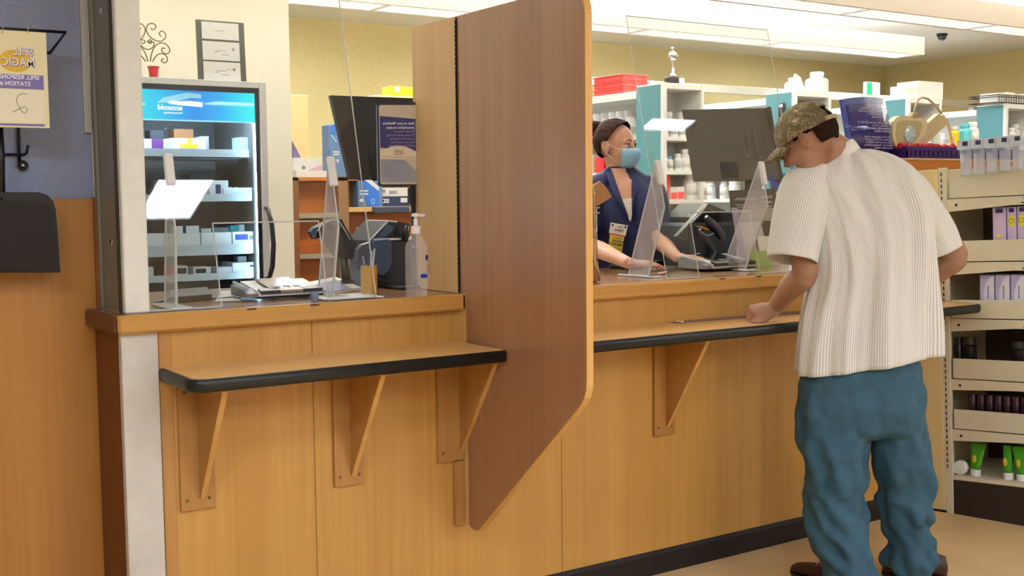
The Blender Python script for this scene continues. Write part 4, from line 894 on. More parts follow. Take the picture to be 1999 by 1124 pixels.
# first bay, third shelf: red and white cartons with bottles
def ubox(px, Y, dep, z, m, label, cat='box', group=None, dec=(), name='carton'):
    o = pb(name, px, Y, dep, m, None, .001, label, cat, group, z0=z); dz = z-rect(px, Y)[2]
    for q, mm in dec:
        a, b_, c_, d_ = rect(q, Y); B('printed_patch', (a, Y-.0015, c_+dz), (b_, Y+.0003, d_+dz), mm, o)
    return o
CR = mat('carton_bright_red', '#d9403a', .5)
ubox((1309, 364, 1322, 389), YR+.03, .08, ZA[2], PAPER, 'left red-and-white carton on the third shelf behind the guard clamp', dec=[((1310, 374, 1321, 387), CR)])
ubox((1322.5, 363, 1336, 389), YR+.03, .08, ZA[2], PAPER, 'right red-and-white carton on the third shelf behind the guard clamp', dec=[((1323, 373, 1335, 387), CR)])
ubox((1301, 340, 1309, 388), YR+.05, .08, ZA[2], CR, 'tall narrow red carton at the left end of the third shelf')
for x in (1346, 1358, 1367): p = P(x, 380, Y=YR+.08); putb(1, p.x, p.y, ZA[2], 'tall white bottle right of the red-and-white cartons', 'tall bottles on the third shelf', 1.25)
for j, x in enumerate((1309, 1319, 1329)): ubox((x-4.5, 425+j*2, x+4.5, 461), YR+.12, .06, ZA[3], [PAPER, mat('carton_beige', '#c9c6b4', .6), PAPER][j], ['pale', 'beige', 'white'][j]+' slim carton on the fourth shelf of the first bay', dec=[((x-3, 436, x+3, 441), LBG)])
ubox((1328, 424, 1346, 461), YR+.05, .08, ZA[3], PAPER, 'white carton with a red dot on the fourth shelf of the first bay', dec=[((1330, 431, 1337, 444), CR)])
# side runs: bottles and cartons facing the aisles
for (X, bi, px0, px1, zs_) in [(6.20, 1, 2.85, 3.7, (0, 1, 2, 3)), (7.44, 2, 2.85, 3.7, (0, 1, 2)), (8.69, 3, 2.85, 3.7, (0, 1))]:
    for zi in zs_:
        for k_ in range(7):
            y = px0+(px1-px0)*k_/6
            putb(random.choice([0, 1, 1, 3] if zi != 0 or bi < 2 else [0, 5, 6, 3]), X+.06, y+random.uniform(-.02, .02), ZA[zi], 'medicine bottle on the %s shelf of the row behind the bay %s' % (nms[zi], orn[bi]), 'bottles on the %s shelf of the row %s' % (nms[zi], orn[bi]), random.uniform(.9, 1.25))
# coloured bottles visible past the magnifier lamp
for (x, y, i, s, l) in [(1862, 262, 6, 1.7, 'yellow-bodied bottle above the purple basket'), (1883, 270, 5, 2.2, 'large teal bottle above the purple basket'), (1898, 272, 1, 1.3, 'white bottle right of the teal bottle')]:
    p = P(x, y, X=8.62); putb(i, 8.62, p.y, 0, l, 'bottles past the magnifier lamp', s)
    ob = [o for o in bpy.data.objects if o.get('label') == l][-1]; ob.location = P(x, y+14, Y=2.44)
tb = MB(); pz = P(1880, 286, Y=2.44); tb.box((7.865, 2.38, pz.z-.03), (8.68, 2.49, pz.z)).box((7.865, 2.4, .12), (7.905, 2.48, pz.z-.03)).box((8.64, 2.4, .12), (8.68, 2.48, pz.z-.03)); tag(tb.build('white_side_table', SHW), 'narrow white shelf table carrying the yellow and teal bottles', 'table')
for o in bpy.data.objects:
    if o.get('group') == 'bottles past the magnifier lamp': o.location.z = pz.z
# red bins and pouches on the first run
zt = 2.095
def redbin(X, y, z, s, label):
    r = empty('red_bin', (X, y, z), label, 'bin', 'stacked red bins on the first shelving row'); RB = mat('bin_red', '#d8413c', .45); mb = MB()
    for i in range(3):
        z0 = z+i*.045*s; mb.box((X, y-.16*s, z0), (X+.22*s, y+.16*s, z0+.037*s), .003); mb.box((X-.008, y-.168*s, z0+.034*s), (X+.228*s, y+.168*s, z0+.043*s), .002)
    mb.build('stacked_trays', RB, r); return r
redbin(5.02, 3.12, zt, 1.0, 'stack of bright red trays on top of the first shelving row')
# sloping pouch rack
pk = MB(); PCH = mat('pouch_white', '#e3e2e0', .35)
for i in range(9):
    y = 2.86+i*.085; mb = MB(); mb.M = Matrix.Translation((4.985, y, ZA[0]+.035)) @ Matrix.Rotation(math.radians(-16), 4, 'X'); mb.box((-.0, -.003, 0), (.12, .003, .165), .002); o = mb.build('pouch', PCH if i % 3 else mat('pouch_grey', '#b7b5b6', .35)); tag(o, 'pale prescription pouch leaning in the first shelving row, upper left behind the pharmacist', 'pouch', 'pouches leaning on the first row')
    mb = MB(); mb.M = Matrix.Translation((4.984, y-.0042, ZA[0]+.035)) @ Matrix.Rotation(math.radians(-16), 4, 'X'); mb.box((.01, -.0005, .05), (.08, .0008, .12)); mb.build('printed_label', PAPER, o)
RBM = mat('binder_red', '#c93038', .45)
for i in range(7):
    y = 2.84+i*.12; z = ZA[1]; o = MB().box((5.0, y-.045, z), (5.2, y+.045, z+.13-.02*(i % 2)), .004).build('red_box', RBM if i % 3 != 1 else mat('box_cream', '#e6d9c6', .5)); tag(o, 'red or cream storage box on the second level of the first shelving row', 'box', 'boxes on the second level of the first row')
    o = MB().box((5.0, y-.05, ZA[2]), (5.2, y+.05, ZA[2]+.09+.03*(i % 3)), .004).build('storage_box', mat('box_pink', '#c9505c', .5) if i % 2 else PAPER); tag(o, 'pink or white storage box on the third level of the first shelving row', 'box', 'boxes on the third level of the first row')
    o = MB().box((5.0, y-.05, ZA[3]), (5.2, y+.05, ZA[3]+.14), .004).build('storage_box', PAPER); tag(o, 'white storage box on the fourth level of the first shelving row', 'box', 'boxes on the fourth level of the first row')
# things on top of the bays
tp_ = P(1318, 160, Y=YR+.1); tr_ = empty('trophy', (tp_.x, YR+.1, ZR), 'silver figure trophy on a black round base on top of the first shelving bay', 'trophy')
x, y, z = tp_.x, YR+.12, ZR; SIL = mat('silver_plastic', '#e3e3dd', .18, .85)
MB().lathe([(.052, z), (.055, z+.005), (.053, z+.045), (.045, z+.05)], (x-.005, y, 0), 24).build('base', BLACK, tr_, 'auto')
MB().box((x+.004, y-.058, z+.006), (x+.05, y-.05, z+.042), .002).build('plaque', PAPER, tr_)
MB().lathe([(.024, z+.05), (.02, z+.068), (.009, z+.08), (.007, z+.12), (.011, z+.135), (.012, z+.15), (.016, z+.165), (.014, z+.172)], (x, y, 0), 14).build('stem', SIL, tr_, True)
fg = MB(); fg.ball((x, y, z+.195), (.022, .015, .028), 12, 8).ball((x-.004, y, z+.238), .0115, 10, 8).tube([(x-.018, y, z+.212), (x-.034, y, z+.19), (x-.028, y, z+.175)], [.008, .007, .005], 8).tube([(x+.016, y, z+.212), (x+.032, y, z+.195), (x+.044, y, z+.192)], [.008, .007, .007], 8).tube([(x-.002, y, z+.22), (x-.004, y, z+.232)], .006, 8)
fg.tube([(x-.006, y, z+.18), (x-.004, y, z+.16)], .008, 8).tube([(x+.008, y, z+.18), (x+.006, y, z+.16)], .008, 8); fg.build('figure', SIL, tr_, True)
def jug(px, label, rz=0, lean=0):
    a, b_, c_, d_ = rect(px, YR+.1); h = d_-c_; rr_ = (b_-a)/2; xx = (a+b_)/2; r = empty('white_jug', (xx, YR+.1, ZR), label, 'jug', 'white jugs on the second bay')
    MB().lathe([(rr_*.92, ZR), (rr_, ZR+.01), (rr_, ZR+h*.58), (rr_*.85, ZR+h*.68), (rr_*.5, ZR+h*.75), (rr_*.5, ZR+h*.8)], (xx, YR+.12, 0), 20).build('body', WB, r, 'auto')
    MB().lathe([(rr_*.6, ZR+h*.79), (rr_*.6, ZR+h*.95), (rr_*.5, ZR+h)], (xx, YR+.12, 0), 20).build('cap', WCAP, r, 'auto'); return r
jug((1583, 136, 1614, 178), 'large white screw-top jug on the shelving bay above the camouflage cap')
j2 = jug((1541, 148, 1566, 176), 'smaller white jug with slanted handle, left of the large white jug')
x2 = j2.location.x; MB().tube([(x2+.01, YR+.12, ZR+.12), (x2+.05, YR+.12, ZR+.1), (x2+.085, YR+.12, ZR+.02)], [.014, .016, .022], 10).build('handle', WB, j2, True)
def boxP(name, px, Y, dep, m, label, cat='box', z0=None, dec=()): return ubox(px, Y, dep, z0 if z0 is not None else rect(px, Y)[2], m, label, cat, None, dec, name)
boxP('green_carton', (1692, 162, 1718, 186), 3.8, .04, PAPER, 'white carton with bright green edge on the header rail', z0=2.30, dec=[((1692, 162, 1702, 186), mat('carton_vivid_green', '#1fc46a', .5))])
ubox((1793, 157, 1841, 191), YR+.03, .2, ZR, PAPER, 'big white carton on the bay behind the magnifier lamp')
ubox((1769, 166, 1792, 190), YR+.05, .15, ZR, PAPER, 'small white carton left of the big white one on the third bay')
wb = empty('wire_basket', (8.95, YR+.12, ZR), 'black wire basket of white packs on the rightmost shelving bay', 'basket')
mb = MB(); x0_, x1_ = P(1950, 195, Y=YR-.0).x, 9.3
for z in (ZR+.005, ZR+.05, ZR+.065): mb.tube([(x0_, YR, z), (x1_, YR, z), (x1_, YR+.28, z), (x0_, YR+.28, z)], .004, 6, closed=True)
n_ = 22
for i in range(n_): xx = x0_+(x1_-x0_)*i/(n_-1); mb.tube([(xx, YR, ZR+.005), (xx, YR, ZR+.065)], .0028, 5)
mb.build('wires', BW, wb)
for i in range(5): xx = x0_+.03+i*.13; o = MB().box((xx, YR+.03, ZR+.008), (xx+.11, YR+.2, ZR+.085+.01*(i % 2)), .006).build('white_pack', PAPER); tag(o, 'white pack lying in the black wire basket', 'pack', 'white packs in the wire basket')
# ---------------------------------------------------------------- consultation partition right of the station
YP = .62; xL, xR = 4.62, 7.6; zP = P(1810, 309, Y=YP).z
pt = empty('consultation_partition', (6.0, YP+.2, 0), 'orange wood partition wall rising behind the white store shelving', 'partition')
MB().box((xL, YP, 0), (xR, YP+.03, zP-.012), .002).build('wood_face', mat('partition_wood', '#b8752c', .4, var=.05, vscale=3), pt)
MB().box((xL, YP-.004, zP-.012), (xR, YP+.30, zP), .003).build('top_board', W_HONEYX, pt)
# blue notice
Yb = .72; bs_ = empty('blue_notice', (5.0, Yb, zP), 'curved royal-blue notice board with white print behind the man in the camouflage cap', 'sign')
pxT = [(1638, 195), (1660, 191), (1685, 189), (1710, 190), (1727, 193)]; pxB = [(1658, 305), (1680, 305), (1705, 305), (1730, 305), (1750, 305)]
Tp = [P(x, y, Y=Yb+.01*abs(i-2)) for i, (x, y) in enumerate(pxT)]; Bp = [P(x, y, Y=Yb+.01*abs(i-2)) for i, (x, y) in enumerate(pxB)]
for p in Bp: p.z = zP+.0005
def bsheet(u0, u1, v0, v1, off, n=10):
    def at(u, v):
        k_ = u*4; i = min(3, int(k_)); t = k_-i; a = Tp[i].lerp(Tp[i+1], t); b = Bp[i].lerp(Bp[i+1], t); q = b.lerp(a, v); q.y -= off; return q
    v = []; 
    for j in range(n+1): v.append(at(u0+(u1-u0)*j/n, v0))
    for j in range(n+1): v.append(at(u0+(u1-u0)*j/n, v1))
    v2 = [p+Vector((0, .003 if off == 0 else .0008, 0)) for p in v]; N = len(v); f = [(j, j+1, n+2+j, n+1+j) for j in range(n)]; f2 = [tuple(N+q for q in reversed(t)) for t in f]
    rim = [(0, n+1), (n, 2*n+1)]; fr_ = [(j, j+1, N+j+1, N+j) for j in range(n)]+[(n+1+j, N+n+1+j, N+n+2+j, n+2+j) for j in range(n)]+[(0, N, N+n+1, n+1), (n, 2*n+1, N+2*n+1, N+n)]
    return MB().add(v+v2, f+f2+fr_), at
mb, at_ = bsheet(0, 1, 0, 1, 0); mb.build('board', mat('notice_blue', '#3a52a8', .18, coat=.5), bs_, True)
mb, _ = bsheet(.12, .93, 0.0, .9, .0012); mb.build('inner_field', mat('notice_deep_blue', '#23247a', .15, coat=.5), bs_, True)
WT = mat('notice_text', '#b9bbdc', .5)
for (v, s, u) in [(.80, 'the health and well-being', .88), (.755, 'of our associates, customers', .88), (.71, 'and communities is', .88), (.665, 'our top priority.', .88), (.57, 'Due to the current COVID-19', .88), (.525, 'situation, we are', .88), (.48, 'temporarily suspending', .88), (.435, 'product demos.', .88), (.34, 'All of our associates, using', .88), (.295, 'guidance of CDC protocol', .88), (.25, 'want you to feel confident', .88), (.205, 'about our cleaning practices', .88), (.16, 'and product safety.', .88)]:
    p = at_(u, v); p.y = Yb-.004; text(s, .0165, p, XN, (-.18, 0, 1), WT, bs_, bold=.02 if v in (.48, .435) else .0, sx=1.15)
# magnifier lamp
mg = empty('magnifier_lamp', (5.35, .8, zP), 'beige magnifying lamp on a curved arm behind the purple basket', 'lamp')
BEI = mat('lamp_beige', '#d9cfa6', .4); Ym = .72
def ring(pts, Y, t, name, m, par, **k): return MB().prism([P2(x, y, Y) for x, y in pts], Y, Y+t, 'Y').build(name, m, par, **k)
hs0 = [(1743, 246), (1745, 236), (1750, 229), (1757, 226), (1770, 226), (1790, 228), (1803, 231), (1810, 237), (1811, 246), (1807, 260), (1802, 269), (1794, 279), (1786, 287), (1777, 292), (1767, 294), (1757, 291), (1749, 284), (1744, 273), (1742, 259)]
ring(hs0, Ym, .035, 'lamp_head', BEI, mg)
ring([(1751, 243), (1754, 237), (1761, 235), (1793, 236), (1799, 239), (1800, 247), (1796, 262), (1789, 273), (1780, 282), (1770, 286), (1760, 284), (1753, 277), (1749, 262)], Ym-.002, .004, 'lens_recess', mat('lamp_recess', '#b9ad80', .45), mg)
cx, cz = P2(1775, 262, Ym); LN = MB(); LN.lathe([(.0, .006), (.034, .006), (.044, .002), (.047, 0)], (cx, Ym-.003, cz), 24, 'Y', 1.05, 1); LN.build('lens', mat('lens_glass', '#b9cfd0', .05, coat=1, var=.5, vscale=60), mg, True)
ring([(1795, 232), (1812, 240), (1832, 222), (1850, 232), (1852, 240), (1800, 288), (1778, 291), (1795, 278), (1806, 262)], Ym+.02, .03, 'lamp_shell', mat('lamp_shell', '#cbbf92', .45), mg)
MB().tube([P(x, y, Y=Ym+.02) for x, y in [(1783, 222), (1788, 204), (1793, 194), (1800, 190), (1812, 193), (1826, 206), (1838, 222)]], .006, 8).build('arm', mat('lamp_arm', '#b9ad8c', .4), mg, True)
MB().tube([P(x, y, Y=Ym+.04) for x, y in [(1840, 224), (1850, 242), (1857, 268), (1861, 300)]], .008, 8).build('stem', BEI, mg, True)
c = P(1784, 226, Y=Ym+.01); MB().box((c.x-.022, Ym-.004, c.z-.014), (c.x+.022, Ym+.03, c.z+.016), .005).build('hinge', mat('lamp_hinge', '#a89a6a', .4, .4), mg)
# purple basket of red packs
Yk = .66; bk = empty('purple_basket', (5.5, Yk+.05, zP), 'purple plastic basket filled with red packs on the wood partition', 'basket'); BKM = mat('basket_purple', '#3b2068', .4)
a0, a1 = P(1771, 298, Y=Yk), P(1871, 285, Y=Yk); hB = .062; L0 = a0.x; L1 = 6.0
mb = MB(); N_ = 26
mb.box((L0, Yk, zP), (L1, Yk+.006, zP+.012)); mb.box((L0-.01, Yk-.004, zP+hB-.018), (L1+.01, Yk+.006, zP+hB)); mb.box((L0, Yk+.16, zP), (L1, Yk+.166, zP+hB)); mb.box((L0, Yk, zP), (L0+.006, Yk+.16, zP+hB)); mb.box((L1-.006, Yk, zP), (L1, Yk+.16, zP+hB)); mb.box((L0, Yk, zP), (L1, Yk+.16, zP+.004))
for i in range(N_): xx = L0+(L1-L0)*i/N_; mb.box((xx, Yk, zP+.01), (xx+(L1-L0)/N_*.55, Yk+.005, zP+hB-.016))
mb.build('basket_body', BKM, bk)
for i in range(12):
    xx = L0+.03+i*.04; mb = MB(); mb.M = Matrix.Translation((xx, Yk+.07, zP+hB-.015)) @ Matrix.Rotation(random.uniform(-.4, .4), 4, 'Z') @ Matrix.Rotation(random.uniform(-.3, .3), 4, 'Y'); mb.box((-.03, -.04, 0), (.03, .04, .025+.012*random.random()), .008); o = mb.build('red_pack', mat('pack_red', '#c8202e', .3)); tag(o, 'small glossy red pack heaped in the purple basket', 'pack', 'red packs in the purple basket')
# ---------------------------------------------------------------- right station: things on the counter
rm = empty('computer_monitor', (3.75, .6, ZC), 'wide dark monitor seen from behind in front of the shelving bays, at the right station', 'monitor')
b0 = P(1353, 352, Y=.70); t0 = P(1331, 215, X=b0.x); b1 = P(1529, 341, Y=.42); t1 = P(1497, 210, X=b1.x); t0.z = t1.z = (t0.z+t1.z)/2; b1.z = b0.z
MG = mat('monitor_grey_back', '#47443c', .42, var=.12, vscale=9)
nm = (b1-b0).cross(t0-b0).normalized(); nm = -nm if nm.dot(FWD) < 0 else nm
slab('screen_housing', [b0, b1, t1, t0], .035, nm, MG, rm)
def mp(u, v, off): return b0+(b1-b0)*u+(t0-b0)*v-nm*off
slab('side_rim', [mp(.955, -.01, .002), mp(1.0, -.01, .002), mp(1.0, 1.01, .002), mp(.955, 1.01, .002)], .04, nm, mat('monitor_rim_dark', '#22211a', .4), rm)
for (u0, v0, u1, v1) in [(.33, .02, .52, .25)]: slab('port_bay', [mp(u0, v0, .002), mp(u1, v0, .002), mp(u1, v1, .002), mp(u0, v1, .002)], .002, nm, mat('monitor_recess', '', 0), rm)
mk = MB()
for (c_, w_) in ((.66, .035), (.80, .035)):
    mk.tube([mp(c_+w_*math.cos(t)*1.0, .52+.22*math.sin(t), .003) for t in [i*2*math.pi/20 for i in range(20)]], .0018, 5, closed=True)
mk.build('embossed_outline', mat('monitor_emboss', '#5c584c', .4), rm)
sb = mp(.66, .02, -.03)
MB().tube([sb, sb+Vector((.02, .02, -.10)), Vector((sb.x+.04, sb.y+.05, ZC+.02))], [.03, .026, .026], 10).box((sb.x-.07, sb.y-.04, ZC), (sb.x+.15, sb.y+.14, ZC+.02), .008).build('stand', DARK, rm)
MB().box((sb.x-.03, sb.y-.02, sb.z-.05), (sb.x+.05, sb.y+.02, sb.z-.0), .006).build('hinge', mat('monitor_rim_dark', '', 0), rm)
# label printer with open lid
Y2 = .50; p2 = empty('receipt_printer', (3.5, .6, ZC), 'dark grey printer with open angular lid under the right monitor', 'printer')
a, b_, c_, d_ = rect((1350, 435, 1442, 512), Y2); MB().box((a, Y2, ZC), (b_, Y2+.25, d_), .012).build('body', mat('printer_graphite', '#262b33', .4), p2)
def P2s(pts, Y): return [P2(x, y, Y) for x, y in pts]
MB().prism(P2s([(1381, 397), (1437, 419), (1444, 432), (1444, 468), (1400, 468), (1352, 452), (1352, 424)], Y2+.08), Y2+.08, Y2+.26, 'Y').build('lid_hollow', mat('hollow_black', '#060606', .6), p2)
MB().prism(P2s([(1381, 397), (1384, 402), (1354, 436), (1348, 471), (1322, 461), (1345, 436)], Y2+.02), Y2+.02, Y2+.045, 'Y').build('lid_flap', mat('lid_grey', '#57524a', .4), p2)
MB().prism(P2s([(1381, 397), (1437, 419), (1437, 422), (1384, 409), (1360, 424)], Y2+.03), Y2+.03, Y2+.05, 'Y').build('lid_top', mat('lid_grey_light', '#6f6b62', .4), p2)
MB().tube([P(1382, 397, Y=Y2+.015), P(1366, 418, Y=Y2+.015), P(1348, 436, Y=Y2+.015)], .003, 6).build('lid_edge', mat('printer_rim', '', 0), p2)
# hand scanner resting in a cradle
s2 = empty('barcode_scanner', (3.45, .42, ZC), 'blue-black hand scanner standing in its cradle before the open printer lid', 'barcode scanner', 'black counter barcode scanners')
SB2 = mat('scanner_blue_black', '#141c2a', .3, coat=.4)
MB().tube([P(x, y, Y=.42) for x, y in [(1378, 424), (1388, 436), (1400, 450), (1409, 462), (1411, 470)]], [.012, .020, .021, .019, .008], 14).build('head', SB2, s2, True)
MB().tube([P(x, y, Y=.43) for x, y in [(1366, 448), (1376, 466), (1388, 486), (1394, 505), (1396, 516)]], [.010, .016, .018, .018, .02], 12).build('handle', SB2, s2, True)
MB().tube([P(x, y, Y=.405) for x, y in [(1361, 442), (1370, 443), (1376, 446), (1384, 449)]], [.002, .003, .003, .002], 6).build('orange_stripe', mat('stripe_orange', '#d88a1e', .4), s2, True)
MB().tube([P(x, y, Y=.40) for x, y in [(1368, 452), (1376, 458), (1384, 460), (1393, 455)]], .003, 6).build('trigger_guard', mat('scanner_grey', '#8c96a2', .3), s2, True)
c2 = P(1368, 508, Y=.40); MB().ball((c2.x, .42, ZC+.035), (.035, .03, .034), 18, 12).build('cradle_dome', mat('cradle_grey', '#8d8f8c', .25, coat=.5), s2, True)
MB().lathe([(.05, ZC), (.05, ZC+.008), (.03, ZC+.012)], (c2.x+.04, .44, 0), 20).build('cradle_base', SB2, s2, 'auto')
# keyboard
kb = empty('keyboard', (3.2, .45, ZC), 'black computer keyboard under the pharmacist hands', 'keyboard')
kp = [P(x, y, Z=ZC) for x, y in [(1255, 524), (1345, 512), (1350, 503), (1280, 506)]]
k0 = P(1252, 526, Z=ZC); kd = (P(1352, 512, Z=ZC)-k0).normalized(); kn = Vector((-kd.y, kd.x, 0))
mb = MB(); mb.M = Matrix((( kd.x, kn.x, 0, k0.x), (kd.y, kn.y, 0, k0.y), (0, 0, 1, ZC), (0, 0, 0, 1))); mb.box((0, 0, 0), (.44, .15, .018), .004); mb.build('case', BLACK, kb)
mb2 = MB(); mb2.M = mb.M
for r_ in range(5):
    for q in range(15): mb2.box((.01+q*.028, .008+r_*.028, .018), (.034+q*.028, .032+r_*.028, .026), .002)
mb2.build('keys', mat('keys_black', '#1e1f20', .45), kb)
# pen pad tray left of card reader
flat('signature_tray', [(1262, 531), (1335, 524), (1338, 515), (1275, 520)], mat('tray_clear_grey', '#77746c', .3), 'grey signature tray lying beside the right card reader', 'tray', .006)
cbl = MB(); cbl.tube([P(x, y, Z=ZC+.008) for x, y in [(1300, 533), (1318, 524), (1335, 516), (1352, 510)]], .0025, 6); tag(cbl.build('stylus_cord', mat('cable_grey', '', 0), None, True), 'thin grey cord crossing the signature tray', 'cord'); bpy.data.objects['stylus_cord'].name = 'tether_cord'
pn = flat('stylus', [(1283, 535), (1302, 531), (1303, 534), (1285, 538)], mat('stylus_pink', '#b98c7c', .4), 'short pinkish stylus lying at the front of the right counter', 'pen', .006)
# brochure holder and leaflets behind the right guard
Yh = .42; bh_ = empty('leaflet_holder', (4.0, Yh, ZC), 'clear leaflet holder with a black printed panel at the right end of the station', 'holder')
HB = mat('panel_black_brown', '#3b352e', .4); 
ring([(1424, 372), (1514, 368), (1519, 432), (1429, 432)], Yh, .004, 'black_panel', HB, bh_)
for (x0_, x1_, y, b) in [(1438, 1478, 386, 0), (1434, 1478, 389, 0), (1456, 1478, 394, 0), (1436, 1478, 399, 0), (1440, 1478, 403, 0)]: ring([(x0_, y), (x1_, y), (x1_, y+1.6), (x0_, y+1.6)], Yh-.001, .0012, 'printed_line', mat('print_pale', '#bdb8a8', .5), bh_)
for (s, y) in [('Welcome', 384), ('cannot be', 393), ('Yes. We do', 402)]: text(s, .019, P(1508, y+3, Y=Yh-.001), XN, UZ, mat('print_pale', '', 0), bh_, bold=.02)
ring([(1430, 408), (1514, 406), (1516, 431), (1432, 431)], Yh-.002, .002, 'grey_strip', mat('strip_grey', '#a39f93', .5), bh_)
ring([(1428, 405), (1440, 405), (1462, 520), (1448, 520)], Yh-.01, .004, 'left_fin', mat('fin_lilac', '#bcbccf', .3, trans=.3), bh_)
ring([(1440, 432), (1520, 430), (1526, 526), (1462, 530)], Yh+.006, .003, 'back_sheet', mat('sheet_grey_white', '#d2d1cb', .5), bh_)
ring([(1486, 432), (1517, 430), (1513, 460), (1494, 462)], Yh+.001, .003, 'dark_tab', HB, bh_)
ring([(1462, 526), (1528, 522), (1528, 534), (1462, 534)], Yh-.03, .05, 'foot', mat('foot_acrylic', '', 0), bh_)
o = ring([(1478, 462), (1515, 460), (1510, 490), (1483, 492)], Yh-.015, .003, 'white_note', PAPER, None); tag(o, 'bright white note in front of the leaflet holder', 'note')
o = ring([(1464, 488), (1500, 490), (1512, 529), (1467, 532)], Yh-.10, .02, 'green_pad', mat('pad_green', '#a9c777', .5), None); tag(o, 'pale green pad standing at the foot of the leaflet holder', 'pad')
cm_ = P(1507, 528, Z=ZC); 
bb = ring([(1503, 340), (1540, 338), (1542, 372), (1506, 374)], Yh+.03, .004, 'blue_placard', mat('placard_blue', '#2c3f8e', .4), None); tag(bb, 'small blue placard behind the black leaflet panel, near the man face', 'sign')
ring([(1512, 374), (1536, 372), (1540, 520), (1520, 522)], Yh+.031, .002, 'stem', mat('foot_acrylic', '', 0), bb)
# wire stand with paper bags beside the divider
ws = empty('wire_bag_stand', (2.5, .12, ZC), 'chrome wire stand holding folded brown paper bags right behind the divider edge', 'stand'); Yw = .10
WC = mat('chrome_wire', '#bdb5a4', .25, .9); mb = MB()
mb.tube([P(1149, 364, Y=Yw), P(1156, 362, Y=Yw), P(1159, 370, Y=Yw), P(1160, 440, Y=Yw), P(1161, 516, Y=Yw), P(1169, 530, Y=Yw), P(1170, 548, Y=Yw)], .004, 8)
mb.tube([P(1164, 405, Y=Yw+.03), P(1165, 512, Y=Yw+.03)], .003, 8)
for y, x1_ in ((369, 1163), (375, 1162), (381, 1161), (405, 1170), (416, 1170), (463, 1161), (509, 1160)): mb.tube([P(1130, y, Y=Yw), P(x1_, y, Y=Yw)], .0032, 8)
mb.build('wire_frame', WC, ws, True)
KR = mat('kraft_paper', '#a5764a', .75, var=.12, vscale=30)
for nm_, pts, Y, l in [('paper_bag', [(1146, 372), (1172, 353), (1184, 366), (1195, 384), (1170, 400), (1146, 406)], Yw+.03, 'brown folded paper bag sticking out of the top of the wire stand'), ('paper_bag', [(1146, 510), (1160, 506), (1168, 518), (1172, 552), (1146, 556)], Yw+.02, 'crumpled brown paper bag at the foot of the wire stand')]:
    for k_ in range(3):
        q = [(x-k_*1.5, y+k_*2) for x, y in pts]; o = MB().prism(P2s(q, Y), Y+k_*.008, Y+k_*.008+.006, 'Y').build(nm_, KR if k_ != 1 else mat('kraft_dark', '#6e3f1e', .8))
        if k_ == 0: tag(o, l, 'bag'); base_ = o
        else: o.parent = base_; o.location = o.location-base_.location; o.name = 'folded_layer'
    if nm_ and pts[0][1] > 500: base_.location.z = ZC+.001
# printed strip and coins on the right ledge
ps = flat('printed_strip', [(1288, 627), (1322, 631), (1575, 612), (1560, 607)], mat('strip_violet', '#7a5a6e', .4), 'long violet printed strip lying at the back of the right writing ledge', 'strip', .0012, ZS)
mb = MB()
for (a_, b__) in [((1330, 627.5), (1560, 610.3)), ((1310, 626), (1560, 608.2))]:
    p, q = P(*a_, Z=ZS+.0014), P(*b__, Z=ZS+.0014); mb.add([p, q, q+Vector((0, .004, 0)), p+Vector((0, .004, 0))], [(0, 1, 2, 3)])
mb.build('printed_lines', mat('print_rose', '#c9a9a4', .5), ps)
for i, (x, y) in enumerate([(1322, 629), (1330, 630)]): c = P(x, y, Z=ZS); tag(MB().lathe([(.011-.003*i, ZS+.002), (.011-.003*i, ZS+.005), (.003, ZS+.008)], (c.x, c.y-.004, 0), 14).build('glass_bead', mat('bead_glass', '#d8c9a8', .1, coat=1), None, True), ['larger', 'smaller'][i]+' shiny bead at the left end of the printed strip', 'bead')
# ---------------------------------------------------------------- store gondola at the counter end
GA = math.radians(14); gx = Vector((math.sin(GA), -math.cos(GA), 0)); gy = Vector((math.cos(GA), math.sin(GA), 0)); g0 = P(1853, 1001, Z=0)
G = Matrix(((gx.x, gy.x, 0, g0.x), (gx.y, gy.y, 0, g0.y), (0, 0, 1, 0), (0, 0, 0, 1))) @ Matrix.Rotation(-.042, 4, 'Y')
Gi = G.inverted()
def PG(px, py, yl):
    o_ = Gi @ CAM; d = (Gi.to_3x3() @ ray(px, py)); k_ = (yl-o_.y)/d.y; return o_+d*k_
def gm(): m = MB(); m.M = G; return m
BG = mat('gondola_beige', '#d2ccb0', .5, var=.03, vscale=20); BG2 = mat('gondola_beige_side', '#d8c48c', .5)
go = empty('store_shelving', G @ Vector((.3, .3, 0)), 'beige metal store shelving unit with slotted post at the right end of the counter', 'shelving')
gm().box((-.11, -.004, -.02), (-.016, .5, 1.505), .002).build('end_cover', BG2, go)
gm().box((-.016, -.002, .0), (.02, .02, 1.51), .002).build('slotted_post', BG, go)
q = gm(); z = .2
while z < 1.48: q.box((-.004, -.0035, z), (.001, -.0018, z+.016)); z += .026
q.build('slots', mat('slot_black', '#26221a', .6), go)
LV = [(1.50, 1.377, 1.318), (1.193, 1.104, 1.045), (.938, .86, .80), (.683, .597, .545), (.461, .377, .322)]
DKB = mat('shelf_back_brown', '#4a3a28', .7)
gm().box((-.01, .48, 0), (1.0, .50, 1.5)).build('back_panel', DKB, go)
gm().box((-.01, .02, .17), (-.004, .48, 1.45)).build('inner_side', mat('inner_side_beige', '#a89a78', .6), go)
